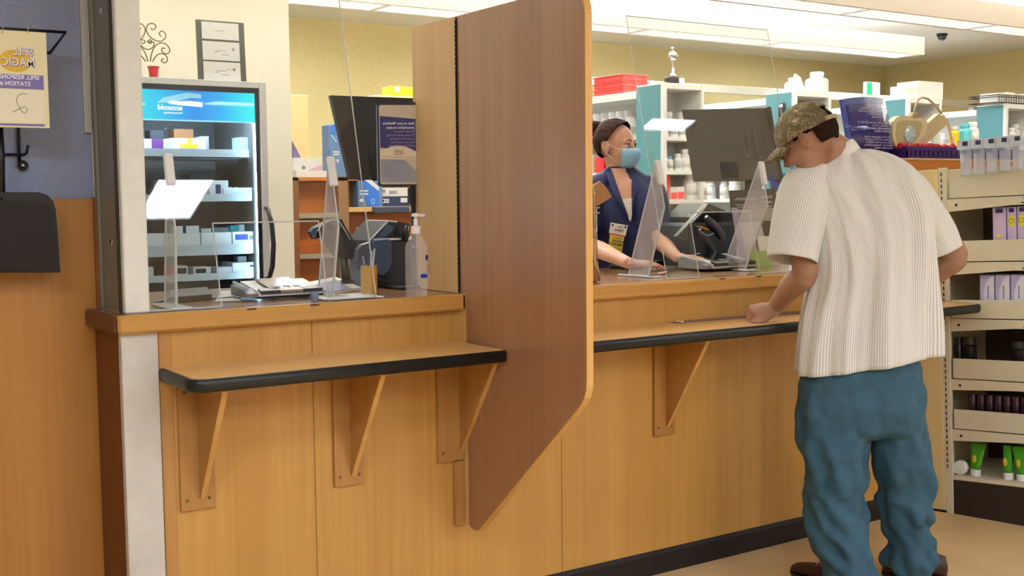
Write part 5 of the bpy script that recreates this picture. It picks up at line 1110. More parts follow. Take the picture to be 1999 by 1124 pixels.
for i, (zt_, zb_, zk) in enumerate(LV):
    s = gm().box((.03, .0, zb_), (1.0, .012, zt_), .002).box((.03, .012, zb_), (1.0, .46, zb_+.01)).build('shelf', BG, go)
    b = gm(); b.prism([(.012, zb_-.004), (1.0, zb_-.004), (1.0, zb_-.052), (.30, zb_-.04), (.012, zk)], .0, .006, 'Y'); b.build('bracket', BG, s)
    h = gm(); h.lathe([(0, .002), (.005, .0015), (.006, 0)], (.06, -.001, zb_-.03), 10, 'Y').lathe([(0, .002), (.005, .0015), (.006, 0)], (.345, -.001, zb_-.012), 10, 'Y').box((.33, -.002, zb_-.034), (.375, 0, zb_-.029)); h.build('bolt', mat('slot_black', '', 0), s)
gm().box((-.01, .0, .15), (1.0, .46, .168), .002).build('base_deck', BG, go)
gm().box((-.012, .003, -.06), (1.0, .46, .15), .002).build('kick_plinth', mat('plinth_black', '#2a2119', .55), go)
gm().box((-.12, -.006, -.03), (-.01, .01, .012), .002).build('foot_trim', mat('foot_black', '#14100c', .5), go)
# products
def gpos(px, py, yl): return PG(px, py, yl)
CLT = mat('dispenser_clear', '#cfdae6', .12, alpha=.45, spec=.7)
for i in range(5):
    x0_ = gpos(1872+25.5*i, 300, -.045).x; x1_ = gpos(1872+25.5*(i+1)-2, 300, -.045).x; z1_ = gpos(1884+25.5*i, 276-2.6*i, -.045).z; z0_ = gpos(1884+25.5*i, 343-3*i, -.045).z
    xc = (x0_+x1_)/2; rr_ = (x1_-x0_)/2; root = empty('clear_dispenser', G @ Vector((xc, -.03, z0_)), ['leftmost', 'second', 'middle', 'fourth', 'rightmost'][i]+' clear dispenser tube with navy top label hanging on the store shelving', 'dispenser', 'clear dispenser tubes on the top shelf')
    m_ = gm(); m_.lathe([(rr_*.88, z0_), (rr_*.92, z0_+.01), (rr_*1.04, z1_)], (xc, -.035, 0), 16, sy=.8); m_.build('tube', CLT, root, True)
    gm().box((x0_, -.066, z1_-.035), (x1_, -.062, z1_+.004), .001).build('header_card', mat('header_pale', '#c5cfd8', .4), root)
    a_ = gpos(1884+25.5*i, 281-2.6*i, -.067); t_ = gm(); t_.box((xc-.002, -.0675, z1_-.02), (xc+rr_*.8, -.066, z1_-.002), .001); t_.build('navy_tag', mat('tag_navy', '#1f2847', .4), root)
    t_ = gm(); t_.box((xc-rr_*.8, -.0675, z1_-.046), (xc+rr_*.6, -.0665, z1_-.042)).box((xc-rr_*.4, -.0675, z1_-.053), (xc+rr_*.5, -.0665, z1_-.050)); t_.build('printed_lines', mat('print_slate', '#5a6d8c', .5), root)
LIL = mat('pack_lilac', '#c9b7d6', .4); YEL = mat('pack_yellow', '#dfe01c', .4); NV = mat('pack_navy', '#2d2a66', .4); LAV = mat('pack_lavender', '#b9b8de', .4)
for i, (xa_2, xb_2) in enumerate([(1938, 1964), (1966, 1984), (1986, 2004), (2006, 2024)]):
    yl = .03; a_ = gpos(xa_2, 460, yl); b = gpos(xb_2, 460, yl); z0_ = LV[1][1]+.011; z1_ = gpos(xa_2, 405-1.5*i, yl).z
    o = gm().box((a_.x, yl, z0_), (b.x, yl+.05, z1_), .003).build('lilac_pack', LIL); tag(o, ['plain lilac pack with a small yellow dot, leftmost on its shelf', 'lilac pack with a long yellow oval, second on its shelf', 'lilac pack with a yellow oval at the photo edge', 'lilac pack just past the photo edge'][i], 'pack', 'lilac packs on the second store shelf')
    w_ = b.x-a_.x; m_ = gm(); m_.box((a_.x+w_*.25, yl-.001, z1_-.024), (b.x-w_*.2, yl+.0002, z1_-.006)); m_.build('navy_label', NV, o)
    cz_ = z1_-.06 if i else z0_+.095; m_ = gm(); m_.lathe([(0, .0012), (w_*.3 if i else .008, .001), (w_*.32 if i else .0085, 0)], ((a_.x+b.x)/2, yl, cz_), 20, 'Y', 1, 2.2 if i else 1); m_.build('yellow_oval', YEL, o)
    if i: m_ = gm(); m_.tube([((a_.x+b.x)/2+w_*.26*math.cos(t), yl-.0015, cz_+w_*.26*math.sin(t)) for t in [k_*math.pi/8 for k_ in range(16)]], .0009, 5, closed=True); m_.build('ring_mark', BLACK, o)
for i in range(4):
    yl = .04; a_ = gpos(1913+30*i, 577, yl); b = gpos(1941+30*i, 577, yl); z0_ = LV[2][1]+.011; z1_ = gpos(1913, 537, yl).z+.001
    o = gm().box((a_.x, yl, z0_), (b.x, yl+.09, z1_), .002).build('lavender_carton', LAV); tag(o, ['leftmost', 'second', 'third', 'outermost'][i]+' lavender carton with white arc on the third store shelf', 'box', 'lavender cartons on the third store shelf')
    w_ = b.x-a_.x; arc_ = [(b.x-.001, LV[2][0]-.01), (a_.x+w_*.22, LV[2][0]-.01)]+[(a_.x+w_*(.22+.78*(1-math.cos(t))), LV[2][0]-.01+(z1_-LV[2][0]+.008)*math.sin(t)) for t in [math.pi/2*k_/6 for k_ in range(1, 7)]]
    m_ = gm(); m_.prism(arc_, yl-.001, yl+.0002, 'Y'); m_.build('white_arc', mat('arc_white', '#e6e6f4', .4), o)
    text('soft gel', .014, (0, 0, 0), (1, 0, 0), (0, 0, 1), NV, o) if False else None
    m_ = gm(); [m_.box((a_.x+w_*.55, yl-.0018, LV[2][0]+.008+k_*.011), (a_.x+w_*.62, yl-.0008, LV[2][0]+.015+k_*.011)) for k_ in range(5)]; m_.build('side_print', NV, o)
DKJ = mat('jar_dark_purple', '#2b1424', .25, coat=.3); DKK = mat('jar_black', '#15100f', .3)
for i, (x, y, rw, hh) in enumerate([(1872, 691, .02, .085), (1893, 691, .03, .088), (1988, 697, .03, .075)]):
    c = gpos(x, y, .09); z0_ = LV[3][1]+.011; r = empty('dark_jar', G @ Vector((c.x, .09, z0_)), ['slim dark bottle at the left of the fourth store shelf', 'wide dark jar second on the fourth store shelf', 'dark jar with glassy shoulder at the right edge of the fourth store shelf'][i], 'jar', 'dark jars on the fourth store shelf'); h_ = LV[3][0]-z0_+hh
    gm().lathe([(rw*.95, z0_), (rw, z0_+.005), (rw, z0_+h_*.75), (rw*.8, z0_+h_*.8)], (c.x, .09, 0), 16).build('jar', DKK, r, 'auto'); gm().lathe([(rw*.85, z0_+h_*.8), (rw*.85, z0_+h_)], (c.x, .09, 0), 16).build('lid', mat('lid_dark', '#2c2a2a', .2, coat=.5), r, 'auto')
for i in range(7):
    c = gpos(1899+17*i, 790, .07); z0_ = LV[4][1]+.011; rw = .018; h_ = LV[4][0]-z0_+.062; r = empty('purple_jar', G @ Vector((c.x, .07, z0_)), 'dark purple jar in the row on the fifth store shelf', 'jar', 'purple jars on the fifth store shelf')
    gm().lathe([(rw*.95, z0_), (rw, z0_+.005), (rw, z0_+h_*.7), (rw*.9, z0_+h_*.75)], (c.x, .07, 0), 14).build('jar', DKJ, r, 'auto'); gm().lathe([(rw*.98, z0_+h_*.75), (rw*.98, z0_+h_)], (c.x, .07, 0), 14).build('lid', mat('lid_purple', '#3a1c36', .2, coat=.5), r, 'auto')
GRN = mat('tube_green', '#3f9a1e', .3, coat=.3)
def gtube(px, py, wt, wb_, lean, label, turn=0):
    c = gpos(px, py, .05); z0_ = .169; r = empty('green_tube', G @ Vector((c.x, .05, z0_)), label, 'tube', 'green squeeze tubes on the bottom deck')
    T = G @ Matrix.Translation((c.x, .05, z0_)) @ Matrix.Rotation(lean, 4, 'Y') @ Matrix.Rotation(turn, 4, 'Z')
    m_ = MB(); m_.M = T; m_.lathe([(wb_, 0), (wb_*1.02, .028), (wb_*.9, .03)], n=18); m_.build('cap', WCAP, r, 'auto')
    m_ = MB(); m_.M = T; rings = []
    for t in [0, .2, .4, .6, .8, .95, 1]: rings.append([((wb_*(1-t)+wt*t)*math.cos(a_), wb_*(1-t*.97)*math.sin(a_), .03+t*.115) for a_ in [2*math.pi*k_/18 for k_ in range(18)]])
    m_.loft(rings); m_.build('tube_body', GRN, r, True)
    m_ = MB(); m_.M = T; m_.ball((-wb_*.3, -wb_*.72, .075), (.010, .004, .018), 10, 8); m_.build('printed_blob', mat('tube_yellow', '#c9b92e', .4), r, True)
gtube(1904, 922, .034, .021, .10, 'wide green squeeze tube standing on a white cap, beside the lying one'); gtube(1969, 935, .016, .021, -.03, 'green squeeze tube seen edge-on, second from the right', 0); gtube(1996, 938, .034, .022, -.06, 'green squeeze tube at the right photo edge')
c = gpos(1874, 910, .03); r = empty('lying_green_tube', G @ Vector((c.x, .06, .169)), 'squeeze tube lying down with its round white cap facing out', 'tube'); rr_ = .031
m_ = gm(); m_.lathe([(rr_*.9, 0), (rr_, -.004), (rr_, -.03)], (c.x, .02, .169+rr_), 24, 'Y'); m_.build('cap', WCAP, r, 'auto'); m_ = gm(); m_.lathe([(rr_*.8, -.03), (rr_*.8, -.12), (rr_*.5, -.15)], (c.x, .02, .169+rr_), 20, 'Y'); m_.build('tube_body', GRN, r, 'auto')
m_ = gm(); m_.lathe([(rr_*.72, .0005), (rr_*.7, .001), (0, .0005)], (c.x, .0195, .169+rr_), 24, 'Y'); m_.build('cap_face', mat('cap_face', '#dcdcd4', .4), r, True)
# ---------------------------------------------------------------- people
def S(px, py, q): return CAM+ray(px, py)*q
def crs(pts, m=4):
    q = [np.array(p, float) for p in pts]; out = []
    for i in range(len(q)-1):
        p0, p1, p2, p3 = q[max(i-1, 0)], q[i], q[i+1], q[min(i+2, len(q)-1)]
        for j in range(m):
            t = j/m; out.append(.5*((2*p1)+(p2-p0)*t+(2*p0-5*p1+4*p2-p3)*t*t+(3*p1-p0-3*p2+p3)*t**3))
    out.append(q[-1]); return out
def limb(mb, pts, rad, ref=(0, 0, 1), n=20, m=4, wob=0, freq=(2, 10), seed=0, uvs=False, flat=False, ex=2.0, cap=True):
    """tapering limb through pts; rad = r or (ra, rb), ra along ref"""
    rad = [(r, r) if not isinstance(r, (tuple, list)) else r for r in rad]
    A = crs([tuple(p)+tuple(r) for p, r in zip(pts, rad)], m); rings = []; ref = Vector(ref)
    N = len(A)
    for i, a in enumerate(A):
        p = Vector(a[:3]); t = Vector(A[min(i+1, N-1)][:3])-Vector(A[max(i-1, 0)][:3]); t.normalize()
        if flat: t = Vector((0, 0, -1))
        e1 = ref-t*ref.dot(t); e1.normalize(); e2 = t.cross(e1)
        rg = []
        for k_ in range(n):
            an = 2*math.pi*k_/n; c, s = math.cos(an), math.sin(an)
            if ex != 2: c = math.copysign(abs(c)**(2/ex), c); s = math.copysign(abs(s)**(2/ex), s)
            w_ = 1
            if wob: w_ = 1+wob*noise.noise(Vector((math.cos(an)*freq[0], math.sin(an)*freq[0]+seed, p.z*freq[1]+.5*math.sin(an+seed))))
            rg.append(p+e1*(c*a[3]*w_)+e2*(s*a[4]*w_))
        rings.append(rg)
    mb.loft(rings, uvs=uvs, cap=cap); return rings
def skin_obj(mb, name, m, par, vox=.006, sm=4):
    o = mb.build(name, m, par, True)
    r = o.modifiers.new('remesh', 'REMESH'); r.mode = 'VOXEL'; r.voxel_size = vox; r.use_smooth_shade = True
    s = o.modifiers.new('smooth', 'SMOOTH'); s.iterations = sm; s.factor = .5
    return o
def head_shells(mb, T, neck=None, ear=True, mouth=True):
    old = mb.M; mb.M = T
    mb.ball((-.014, 0, .028), (.096, .076, .086), 28, 18); mb.ball((.028, 0, -.018), (.060, .060, .085), 24, 16)
    mb.ball((.036, 0, -.072), (.046, .046, .034), 20, 12); mb.ball((.064, 0, -.092), (.020, .022, .017), 14, 10)
    mb.tube([(.080, 0, .018), (.094, 0, -.008), (.107, 0, -.030), (.092, 0, -.036)], [.006, .008, .011, .009], 12)
    for s in (-1, 1):
        mb.ball((.096, s*.010, -.032), (.010, .007, .007), 10, 8); mb.ball((.074, s*.026, .020), (.016, .024, .009), 14, 8)
        mb.ball((.056, s*.036, -.030), (.030, .022, .026), 14, 10)
        mb.ball((-.010, s*.077, -.006), (.017, .007, .030), 14, 10)
        mb.tube([(.004, s*.083, .016), (-.010, s*.088, .026), (-.026, s*.088, .012), (-.026, s*.086, -.010), (-.008, s*.080, -.032)], [.004, .005, .005, .005, .005], 8)
    mb.ball((.084, 0, -.056), (.012, .024, .006), 14, 8); mb.ball((.082, 0, -.067), (.011, .020, .007), 14, 8)
    mb.M = old
def frame_T(c, f, u, s=1.0):
    f = Vector(f).normalized(); u = Vector(u); u = (u-f*u.dot(f)).normalized(); l = u.cross(f)
    return Matrix(((f.x*s, l.x*s, u.x*s, c[0]), (f.y*s, l.y*s, u.y*s, c[1]), (f.z*s, l.z*s, u.z*s, c[2]), (0, 0, 0, 1)))
def patch(T, c, r, keep, m, name, par, th=.004, n=48, mm=32, bump=0):
    """part of an ellipsoid shell (hair, mask, cap) kept where keep(dir) is true"""
    v = []; f = []; idx = {}
    for i in range(mm+1):
        t = math.pi*i/mm
        for k_ in range(n):
            a = 2*math.pi*k_/n; d = (math.sin(t)*math.cos(a), math.sin(t)*math.sin(a), math.cos(t)); b = 1+bump*noise.noise(Vector((d[0]*3, d[1]*9, d[2]*3)))
            v.append((c[0]+r[0]*d[0]*b, c[1]+r[1]*d[1]*b, c[2]+r[2]*d[2]*b))
    for i in range(mm):
        for k_ in range(n):
            t = math.pi*(i+.5)/mm; a = 2*math.pi*(k_+.5)/n
            if keep((math.sin(t)*math.cos(a), math.sin(t)*math.sin(a), math.cos(t))):
                f.append((i*n+k_, i*n+(k_+1) % n, (i+1)*n+(k_+1) % n, (i+1)*n+k_))
    used = sorted({q for t in f for q in t}); mp_ = {q: i for i, q in enumerate(used)}
    mb = MB(); mb.M = T; mb.add([v[q] for q in used], [tuple(mp_[q] for q in t) for t in f])
    o = mb.build(name, m, par, True)
    import bmesh as _b
    bm = _b.new(); bm.from_mesh(o.data); _b.ops.remove_doubles(bm, verts=bm.verts, dist=1e-5); bm.to_mesh(o.data); bm.free()
    for p in o.data.polygons: p.use_smooth = True
    sm = o.modifiers.new('smooth', 'SMOOTH'); sm.iterations = 4; sm.factor = .5
    so = o.modifiers.new('thickness', 'SOLIDIFY'); so.thickness = th; so.offset = 1
    return o
def finger(mb, base, d0, curl_ax, L, r, curls, spread=0):
    """d0 = first direction; each joint bends by curls[i] about curl_ax"""
    p = Vector(base); d = Vector(d0).normalized(); pts = [p-d*.012]; rs = [r*1.05]; pts.append(p.copy()); rs.append(r*1.08)
    for i, (l, c) in enumerate(zip(L, curls)):
        d = Matrix.Rotation(c, 3, Vector(curl_ax)) @ d; p = p+d*l*.5; pts.append(p.copy()); rs.append(r*(.96-.06*i)); p = p+d*l*.5; pts.append(p.copy()); rs.append(r*(1.0-.07*i) if i < 2 else r*.72)
    mb.tube(pts, rs, 10); mb.ball(tuple(p), r*.72, 10, 8); return p
def hand(mb, wrist, d, back, s=1.0, curls=(.5, .6, .5), thumb=1, tspread=.7):
    """d = direction wrist->knuckles, back = back-of-hand normal, thumb = side (+1 along back x d)"""
    d = Vector(d).normalized(); b = Vector(back); b = (b-d*b.dot(d)).normalized(); sd = b.cross(d)*thumb; w = Vector(wrist)
    T = Matrix(((d.x, sd.x, b.x, w.x), (d.y, sd.y, b.y, w.y), (d.z, sd.z, b.z, w.z), (0, 0, 0, 1))); old = mb.M; mb.M = T @ Matrix.Scale(s, 4)
    mb.ball((.045, 0, 0), (.052, .040, .015), 20, 12); mb.ball((.02, .012, -.004), (.035, .026, .016), 16, 10); mb.ball((.078, 0, .002), (.016, .039, .012), 16, 10)
    mb.tube([(-.008, 0, 0), (.01, 0, 0), (.03, 0, 0)], [.021, .022, .023], 14)
    ax = (0, 1, 0)
    for i, (y, L_, r_) in enumerate([(.030, .88, .0088), (.010, 1.0, .0092), (-.011, .94, .0088), (-.030, .75, .0078)]):
        cc = [c*(1+.08*i) for c in curls]; finger(mb, (.083-.004*abs(i-1), y, 0), (1, (y)*3.0, 0), ax, [.042*L_, .027*L_, .021*L_], r_, cc)
    finger(mb, (.022, .032, -.004), (1, tspread, -.15), (0, .35, 1), [.042, .030, .022], .0105, [.0, -.25, -.25])
    mb.M = old
def skinm(name, c, c2):
    m = mat(name, c, .5, var=.07, vscale=22, bump=.15); b = m.node_tree.nodes['Principled BSDF']; b.inputs['Subsurface Weight'].default_value = .08; b.inputs['Subsurface Radius'].default_value = (.01, .004, .002); return m
SKM = skinm('skin_tanned', '#a27a60', 0); SKW = skinm('skin_fair', '#cfa186', 0)
def stripe_mat():
    m = bpy.data.materials.new('ribbed_shirt_cloth'); m.use_nodes = True; nt = m.node_tree; b = nt.nodes['Principled BSDF']
    uv = nt.nodes.new('ShaderNodeUVMap'); sx = nt.nodes.new('ShaderNodeSeparateXYZ'); nt.links.new(uv.outputs[0], sx.inputs[0])
    ml = nt.nodes.new('ShaderNodeMath'); ml.operation = 'MULTIPLY'; ml.inputs[1].default_value = 1.0; nt.links.new(sx.outputs[0], ml.inputs[0])
    sn_ = nt.nodes.new('ShaderNodeMath'); sn_.operation = 'SINE'; nt.links.new(ml.outputs[0], sn_.inputs[0])
    r = nt.nodes.new('ShaderNodeValToRGB'); e = r.color_ramp.elements; e[0].position = .0; e[0].color = hexc('#b6b4a4'); e[1].position = .42; e[1].color = hexc('#e2e4dc')
    mr = nt.nodes.new('ShaderNodeMapRange'); mr.inputs[1].default_value = -1; mr.inputs[2].default_value = 1; nt.links.new(sn_.outputs[0], mr.inputs[0]); nt.links.new(mr.outputs[0], r.inputs[0])
    nt.links.new(r.outputs[0], b.inputs['Base Color']); b.inputs['Roughness'].default_value = .85; b.inputs['Sheen Weight'].default_value = .2
    bp = nt.nodes.new('ShaderNodeBump'); bp.inputs['Strength'].default_value = .35; bp.inputs['Distance'].default_value = .0015; nt.links.new(mr.outputs[0], bp.inputs['Height']); nt.links.new(bp.outputs[0], b.inputs['Normal'])
    return m
SHIRT = stripe_mat()
def set_stripes(o, N):
    ul = o.data.uv_layers.get('UVMap')
    if ul:
        for l in ul.data: l.uv = (l.uv[0]*N*2*math.pi, l.uv[1])
# ---- the man
man = empty('person', (3.36, -.52, 0), 'person in camouflage cap, striped cream short-sleeve shirt and teal trousers leaning on the right ledge', 'person')
RX = Vector((.80, -.60, 0)); FY = Vector((.60, .80, 0))
k4 = 4.12/FPX   # metres per photo pixel at his distance
rows = [(292, 1650, 50, .058, 4.13), (303, 1660, 78, .085, 4.13), (325, 1662, 110, .105, 4.13), (355, 1668, 126, .122, 4.12), (410, 1690, 122, .134, 4.11), (470, 1700, 116, .138, 4.10), (530, 1702, 114, .138, 4.10), (590, 1696, 122, .142, 4.10), (650, 1692, 129, .152, 4.10), (708, 1690, 133, .162, 4.10)]
_an = np.linspace(0, 2*np.pi, 2001); _x = 1.55*np.sign(np.cos(_an))*np.abs(np.cos(_an))**.85; _y = np.sign(np.sin(_an))*np.abs(np.sin(_an))**.85
_cl = np.concatenate([[0], np.cumsum(np.hypot(np.diff(_x), np.diff(_y)))]); _cl /= _cl[-1]
def EQ(t): return float(np.interp(t, _cl, _an))
def torso(mb, rows, k_, ax, tilt=0, infl=1.0, n=96, wob=0, seed=0, uvs=False, m=5, up_to=99, back=0):
    A = crs([(r[0], r[1], r[2], r[3], r[4]) for r in rows], m); rings = []; N = len(A)
    for i, a in enumerate(A):
        c = S(a[1], a[0], a[4]); c = c+Vector((ax[1].x, ax[1].y, 0))*back
        rg = []
        tt = tilt*max(0, (i/(N-1)-.45)/.55)
        for j in range(n):
            an = EQ(j/n); cx_, sy_ = math.cos(an), math.sin(an); cx_ = math.copysign(abs(cx_)**.85, cx_); sy_ = math.copysign(abs(sy_)**.85, sy_)
            w_ = 0
            if wob:
                dn = i/(N-1); z_ = c.z
                w_ = wob*(.25+.9*dn)*(noise.noise(Vector((math.cos(an)*3.1+seed, math.sin(an)*3.1, z_*1.1)))+.5*noise.noise(Vector((math.cos(an)*7+seed, math.sin(an)*7, z_*1.6))))
                w_ += wob*.5*(1-dn)*noise.noise(Vector((math.cos(an)*2+seed, math.sin(an)*2, z_*6+cx_*4)))
            rg.append(c+ax[0]*(cx_*(a[2]*k_*infl+w_))+ax[1]*(sy_*(a[3]*infl+w_))+Vector((0, 0, tt*cx_)))
        rings.append(rg)
    mb.loft(rings, uvs=uvs, cap=True); return rings
# body (one continuous surface: head, neck, trunk, arms, hands, legs)
bd = MB()
torso(bd, [r for r in rows[:-1]]+[(720, 1688, 100, .10, 4.1), (800, 1688, 92, .09, 4.1)], k4, (RX, FY), infl=.84, n=32, m=2)
hc = S(1577, 277, 4.06); hf = (-RX*.76+FY*.40+Vector((0, 0, -.52))); hu = (-RX*.42+Vector((0, 0, .85))+FY*.20)
HT_ = frame_T(hc, hf, hu, 1.02); head_shells(bd, HT_)
limb(bd, [HT_ @ Vector((-.02, 0, -.04)), S(1622, 290, 4.10), S(1650, 320, 4.13), S(1665, 370, 4.13)], [.060, .062, .070, .09], ref=RX, n=20)
shL, elL, wrL = S(1562, 365, 4.09), S(1568, 530, 4.05), Vector((3.155, -.215, ZS+.050))
limb(bd, [S(1600, 345, 4.11), shL, S(1562, 440, 4.06), elL+Vector((.01, 0, 0)), elL.lerp(wrL, .35), elL.lerp(wrL, .75), wrL], [.05, .058, .050, .046, .045, .034, .029], n=20, ref=FY)
hd_ = (wrL-elL).normalized(); hdir = Vector((-.93, .30, -.12))
hand(bd, wrL, hdir, (-.15, -.42, .85), 1.04, curls=(.95, 1.15, .9), thumb=1, tspread=.35)
shR, elR, wrR = S(1772, 385, 4.17), S(1862, 498, 4.22), S(1800, 562, 4.32)
limb(bd, [S(1730, 350, 4.15), shR, S(1820, 440, 4.20), elR, elR.lerp(wrR, .35), elR.lerp(wrR, .8), wrR], [.05, .060, .052, .050, .046, .035, .029], n=20, ref=FY)
hand(bd, wrR, -RX+FY*.15+Vector((0, 0, -.1)), FY, 1.0, curls=(.3, .4, .3), thumb=1)
LL = [(800, 1628, 50, 4.10), (870, 1632, 46, 4.09), (940, 1636, 38, 4.08), (1020, 1642, 34, 4.06), (1100, 1652, 24, 4.04), (1130, 1655, 22, 4.04)]
RL = [(800, 1748, 46, 4.13), (870, 1758, 42, 4.15), (940, 1764, 36, 4.17), (1010, 1772, 32, 4.19), (1080, 1780, 23, 4.21), (1105, 1782, 21, 4.21)]
for q_ in (LL, RL): limb(bd, [S(a[1], a[0], a[3]) for a in q_], [(a[2]*k4, a[2]*k4) for a in q_], ref=RX, n=20)
skin_obj(bd, 'body', SKM, man, .0055, 3)
# shirt
st_ = MB(); torso(st_, rows, k4, (RX, FY), tilt=.042, wob=.030, seed=4, uvs=True, n=160); so_ = st_.build('shirt', SHIRT, man, True); set_stripes(so_, 175)
sl1 = MB(); rg = limb(sl1, [S(1612, 338, 4.12), S(1580, 365, 4.08), S(1563, 410, 4.06), S(1552, 460, 4.045), S(1545, 508, 4.03)], [(.070, .075), (.092, .082), (.094, .084), (.092, .082), (.088, .080)], ref=RX, n=72, m=6, wob=.10, freq=(1.6, 5), seed=2, uvs=True, cap=False)
o = sl1.build('sleeve', SHIRT, so_, True); q = o.modifiers.new('thickness', 'SOLIDIFY'); q.thickness = .003; set_stripes(o, 70)
sl2 = MB(); limb(sl2, [S(1720, 335, 4.14), S(1765, 372, 4.15), S(1795, 415, 4.17), S(1822, 455, 4.19), S(1836, 490, 4.20)], [(.065, .07), (.080, .08), (.084, .082), (.084, .082), (.082, .078)], ref=RX, n=72, m=6, wob=.08, freq=(1.6, 5), seed=5, uvs=True, cap=False)
o = sl2.build('sleeve', SHIRT, so_, True); q = o.modifiers.new('thickness', 'SOLIDIFY'); q.thickness = .003; set_stripes(o, 70)
cl_ = MB()
cr_ = []
for (h, ins) in ((0, .0), (.018, .001), (.034, .004), (.036, .008), (.016, .012)):
    nv = (-RX*.50+Vector((0, 0, .85))+FY*.12).normalized(); e1_ = (RX-nv*RX.dot(nv)).normalized(); e2_ = nv.cross(e1_)
    cc = S(1636, 303, 4.12)+nv*(h*1.3-.022)
    cr_.append([cc+e1_*((.078-ins)*math.cos(t))+e2_*((.074-ins)*math.sin(t)) for t in [2*math.pi*i/40 for i in range(40)]])
cl_.loft(cr_, cap=False, uvs=True); o = cl_.build('collar', mat('collar_cream', '#e6e4da', .85), so_, True); q = o.modifiers.new('thickness', 'SOLIDIFY'); q.thickness = .002
hm = MB()
# trousers
TR = mat('teal_denim', '#34596a', .85, var=.12, vscale=26, bump=.5)
tr_m = MB()
def leg(mb, Q, dep, seed):
    A = crs([(a[0], a[1], a[2], a[3], a[4]) for a in Q], 6); rings = []
    for i, a in enumerate(A):
        c = S(a[1], a[0], a[3]); rg = []
        for j in range(40):
            an = 2*math.pi*j/40; cx_, sy_ = math.cos(an), math.sin(an)
            fz = 16 if a[0] > 960 else 7
            w_ = (.030 if a[0] > 1000 else .022)*noise.noise(Vector((cx_*1.2+seed, sy_*1.2, c.z*fz+cx_*1.5)))+.018*noise.noise(Vector((cx_*2.6+seed, sy_*2.6, c.z*4)))
            rg.append(c+RX*(cx_*(a[2]*k4+w_))+FY*(sy_*(a[4]+w_)))
        rings.append(rg)
    mb.loft(rings)
leg(tr_m, [(755, 1630, 60, 4.10, .11), (800, 1628, 68, 4.10, .12), (850, 1630, 68, 4.10, .12), (900, 1633, 61, 4.09, .115), (940, 1634, 62, 4.08, .11), (970, 1625, 56, 4.08, .105), (1010, 1632, 58, 4.07, .10), (1050, 1645, 58, 4.06, .10), (1090, 1652, 51, 4.05, .10), (1118, 1657, 50, 4.04, .10), (1142, 1658, 50, 4.04, .10)], 0, 1)
leg(tr_m, [(755, 1740, 54, 4.13, .11), (800, 1745, 58, 4.13, .12), (850, 1756, 54, 4.14, .12), (900, 1762, 57, 4.15, .115), (950, 1766, 57, 4.17, .105), (1000, 1768, 51, 4.18, .10), (1030, 1772, 42, 4.19, .09), (1055, 1776, 46, 4.20, .095), (1085, 1782, 53, 4.21, .10), (1112, 1781, 46, 4.22, .09)], 0, 8)
torso(tr_m, [(640, 1688, 98, .105, 4.10), (700, 1682, 108, .12, 4.10), (760, 1681, 119, .135, 4.10), (800, 1684, 120, .135, 4.10), (835, 1690, 112, .12, 4.11), (850, 1694, 80, .09, 4.11)], k4, (RX, FY), wob=.010, seed=3, n=48)
to_ = skin_obj(tr_m, 'trousers', TR, man, .007, 3)
tx = bpy.data.textures.new('cloth_folds', 'CLOUDS'); tx.noise_scale = .085; tx.noise_depth = 1; dm = to_.modifiers.new('folds', 'DISPLACE'); dm.texture = tx; dm.texture_coords = 'LOCAL'; dm.strength = .020; dm.mid_level = .5
sm_ = to_.modifiers.new('soften', 'SMOOTH'); sm_.iterations = 2; sm_.factor = .5
# shoes
SHO = mat('shoe_brown', '#3a2018', .45); SOL = mat('shoe_sole', '#1a1412', .6)
def shoe(toe, heel, label):
    d = (heel-toe); L_ = d.length; d = -d.normalized(); s_ = Vector((-d.y, d.x, 0)); T = Matrix(((d.x, s_.x, 0, heel.x), (d.y, s_.y, 0, heel.y), (0, 0, 1, 0), (0, 0, 0, 1)))
    m_ = MB(); m_.M = T; rings = []
    for (x, w_, h0, h1) in [(-.01, .012, .03, .05), (.0, .032, .012, .085), (.05, .036, .012, .095), (.11, .038, .012, .085), (.17, .046, .012, .062), (.23, .046, .012, .052), (.265, .034, .012, .042), (.28, .010, .018, .03)]:
        x *= L_/.28; rings.append([(x, w_*math.cos(t), (h0+h1)/2+(h1-h0)/2*math.sin(t)) for t in [2*math.pi*i/16 for i in range(16)]])
    m_.loft(rings); o = m_.build('shoe', SHO, man, True)
    m_ = MB(); m_.M = T; m_.prism([(L_*x/.28, w_) for x, w_ in [(-.008, -.015), (.05, -.036), (.17, -.048), (.24, -.044), (.282, -.012), (.282, .012), (.24, .044), (.17, .048), (.05, .036), (-.008, .015)]], 0, .016, 'Z'); m_.build('sole', SOL, o)
    m_ = MB(); m_.M = T
    for x in (.12, .14, .16): m_.tube([(x*L_/.28, -.028, .070-(x-.12)*.3), (x*L_/.28+.004, 0, .088-(x-.12)*.42), (x*L_/.28, .028, .070-(x-.12)*.3)], .0022, 5)
    m_.build('laces', mat('lace_pale', '#b9ad96', .7), o)
fl = P(1547, 1118, Z=.0); hl = Vector((3.235, -.585, 0)); shoe(fl, hl+Vector((-.02, .02, 0)), 0)
fr2 = P(1722, 1120, Z=0); shoe(fr2, Vector((3.575, -.66, 0)), 0)
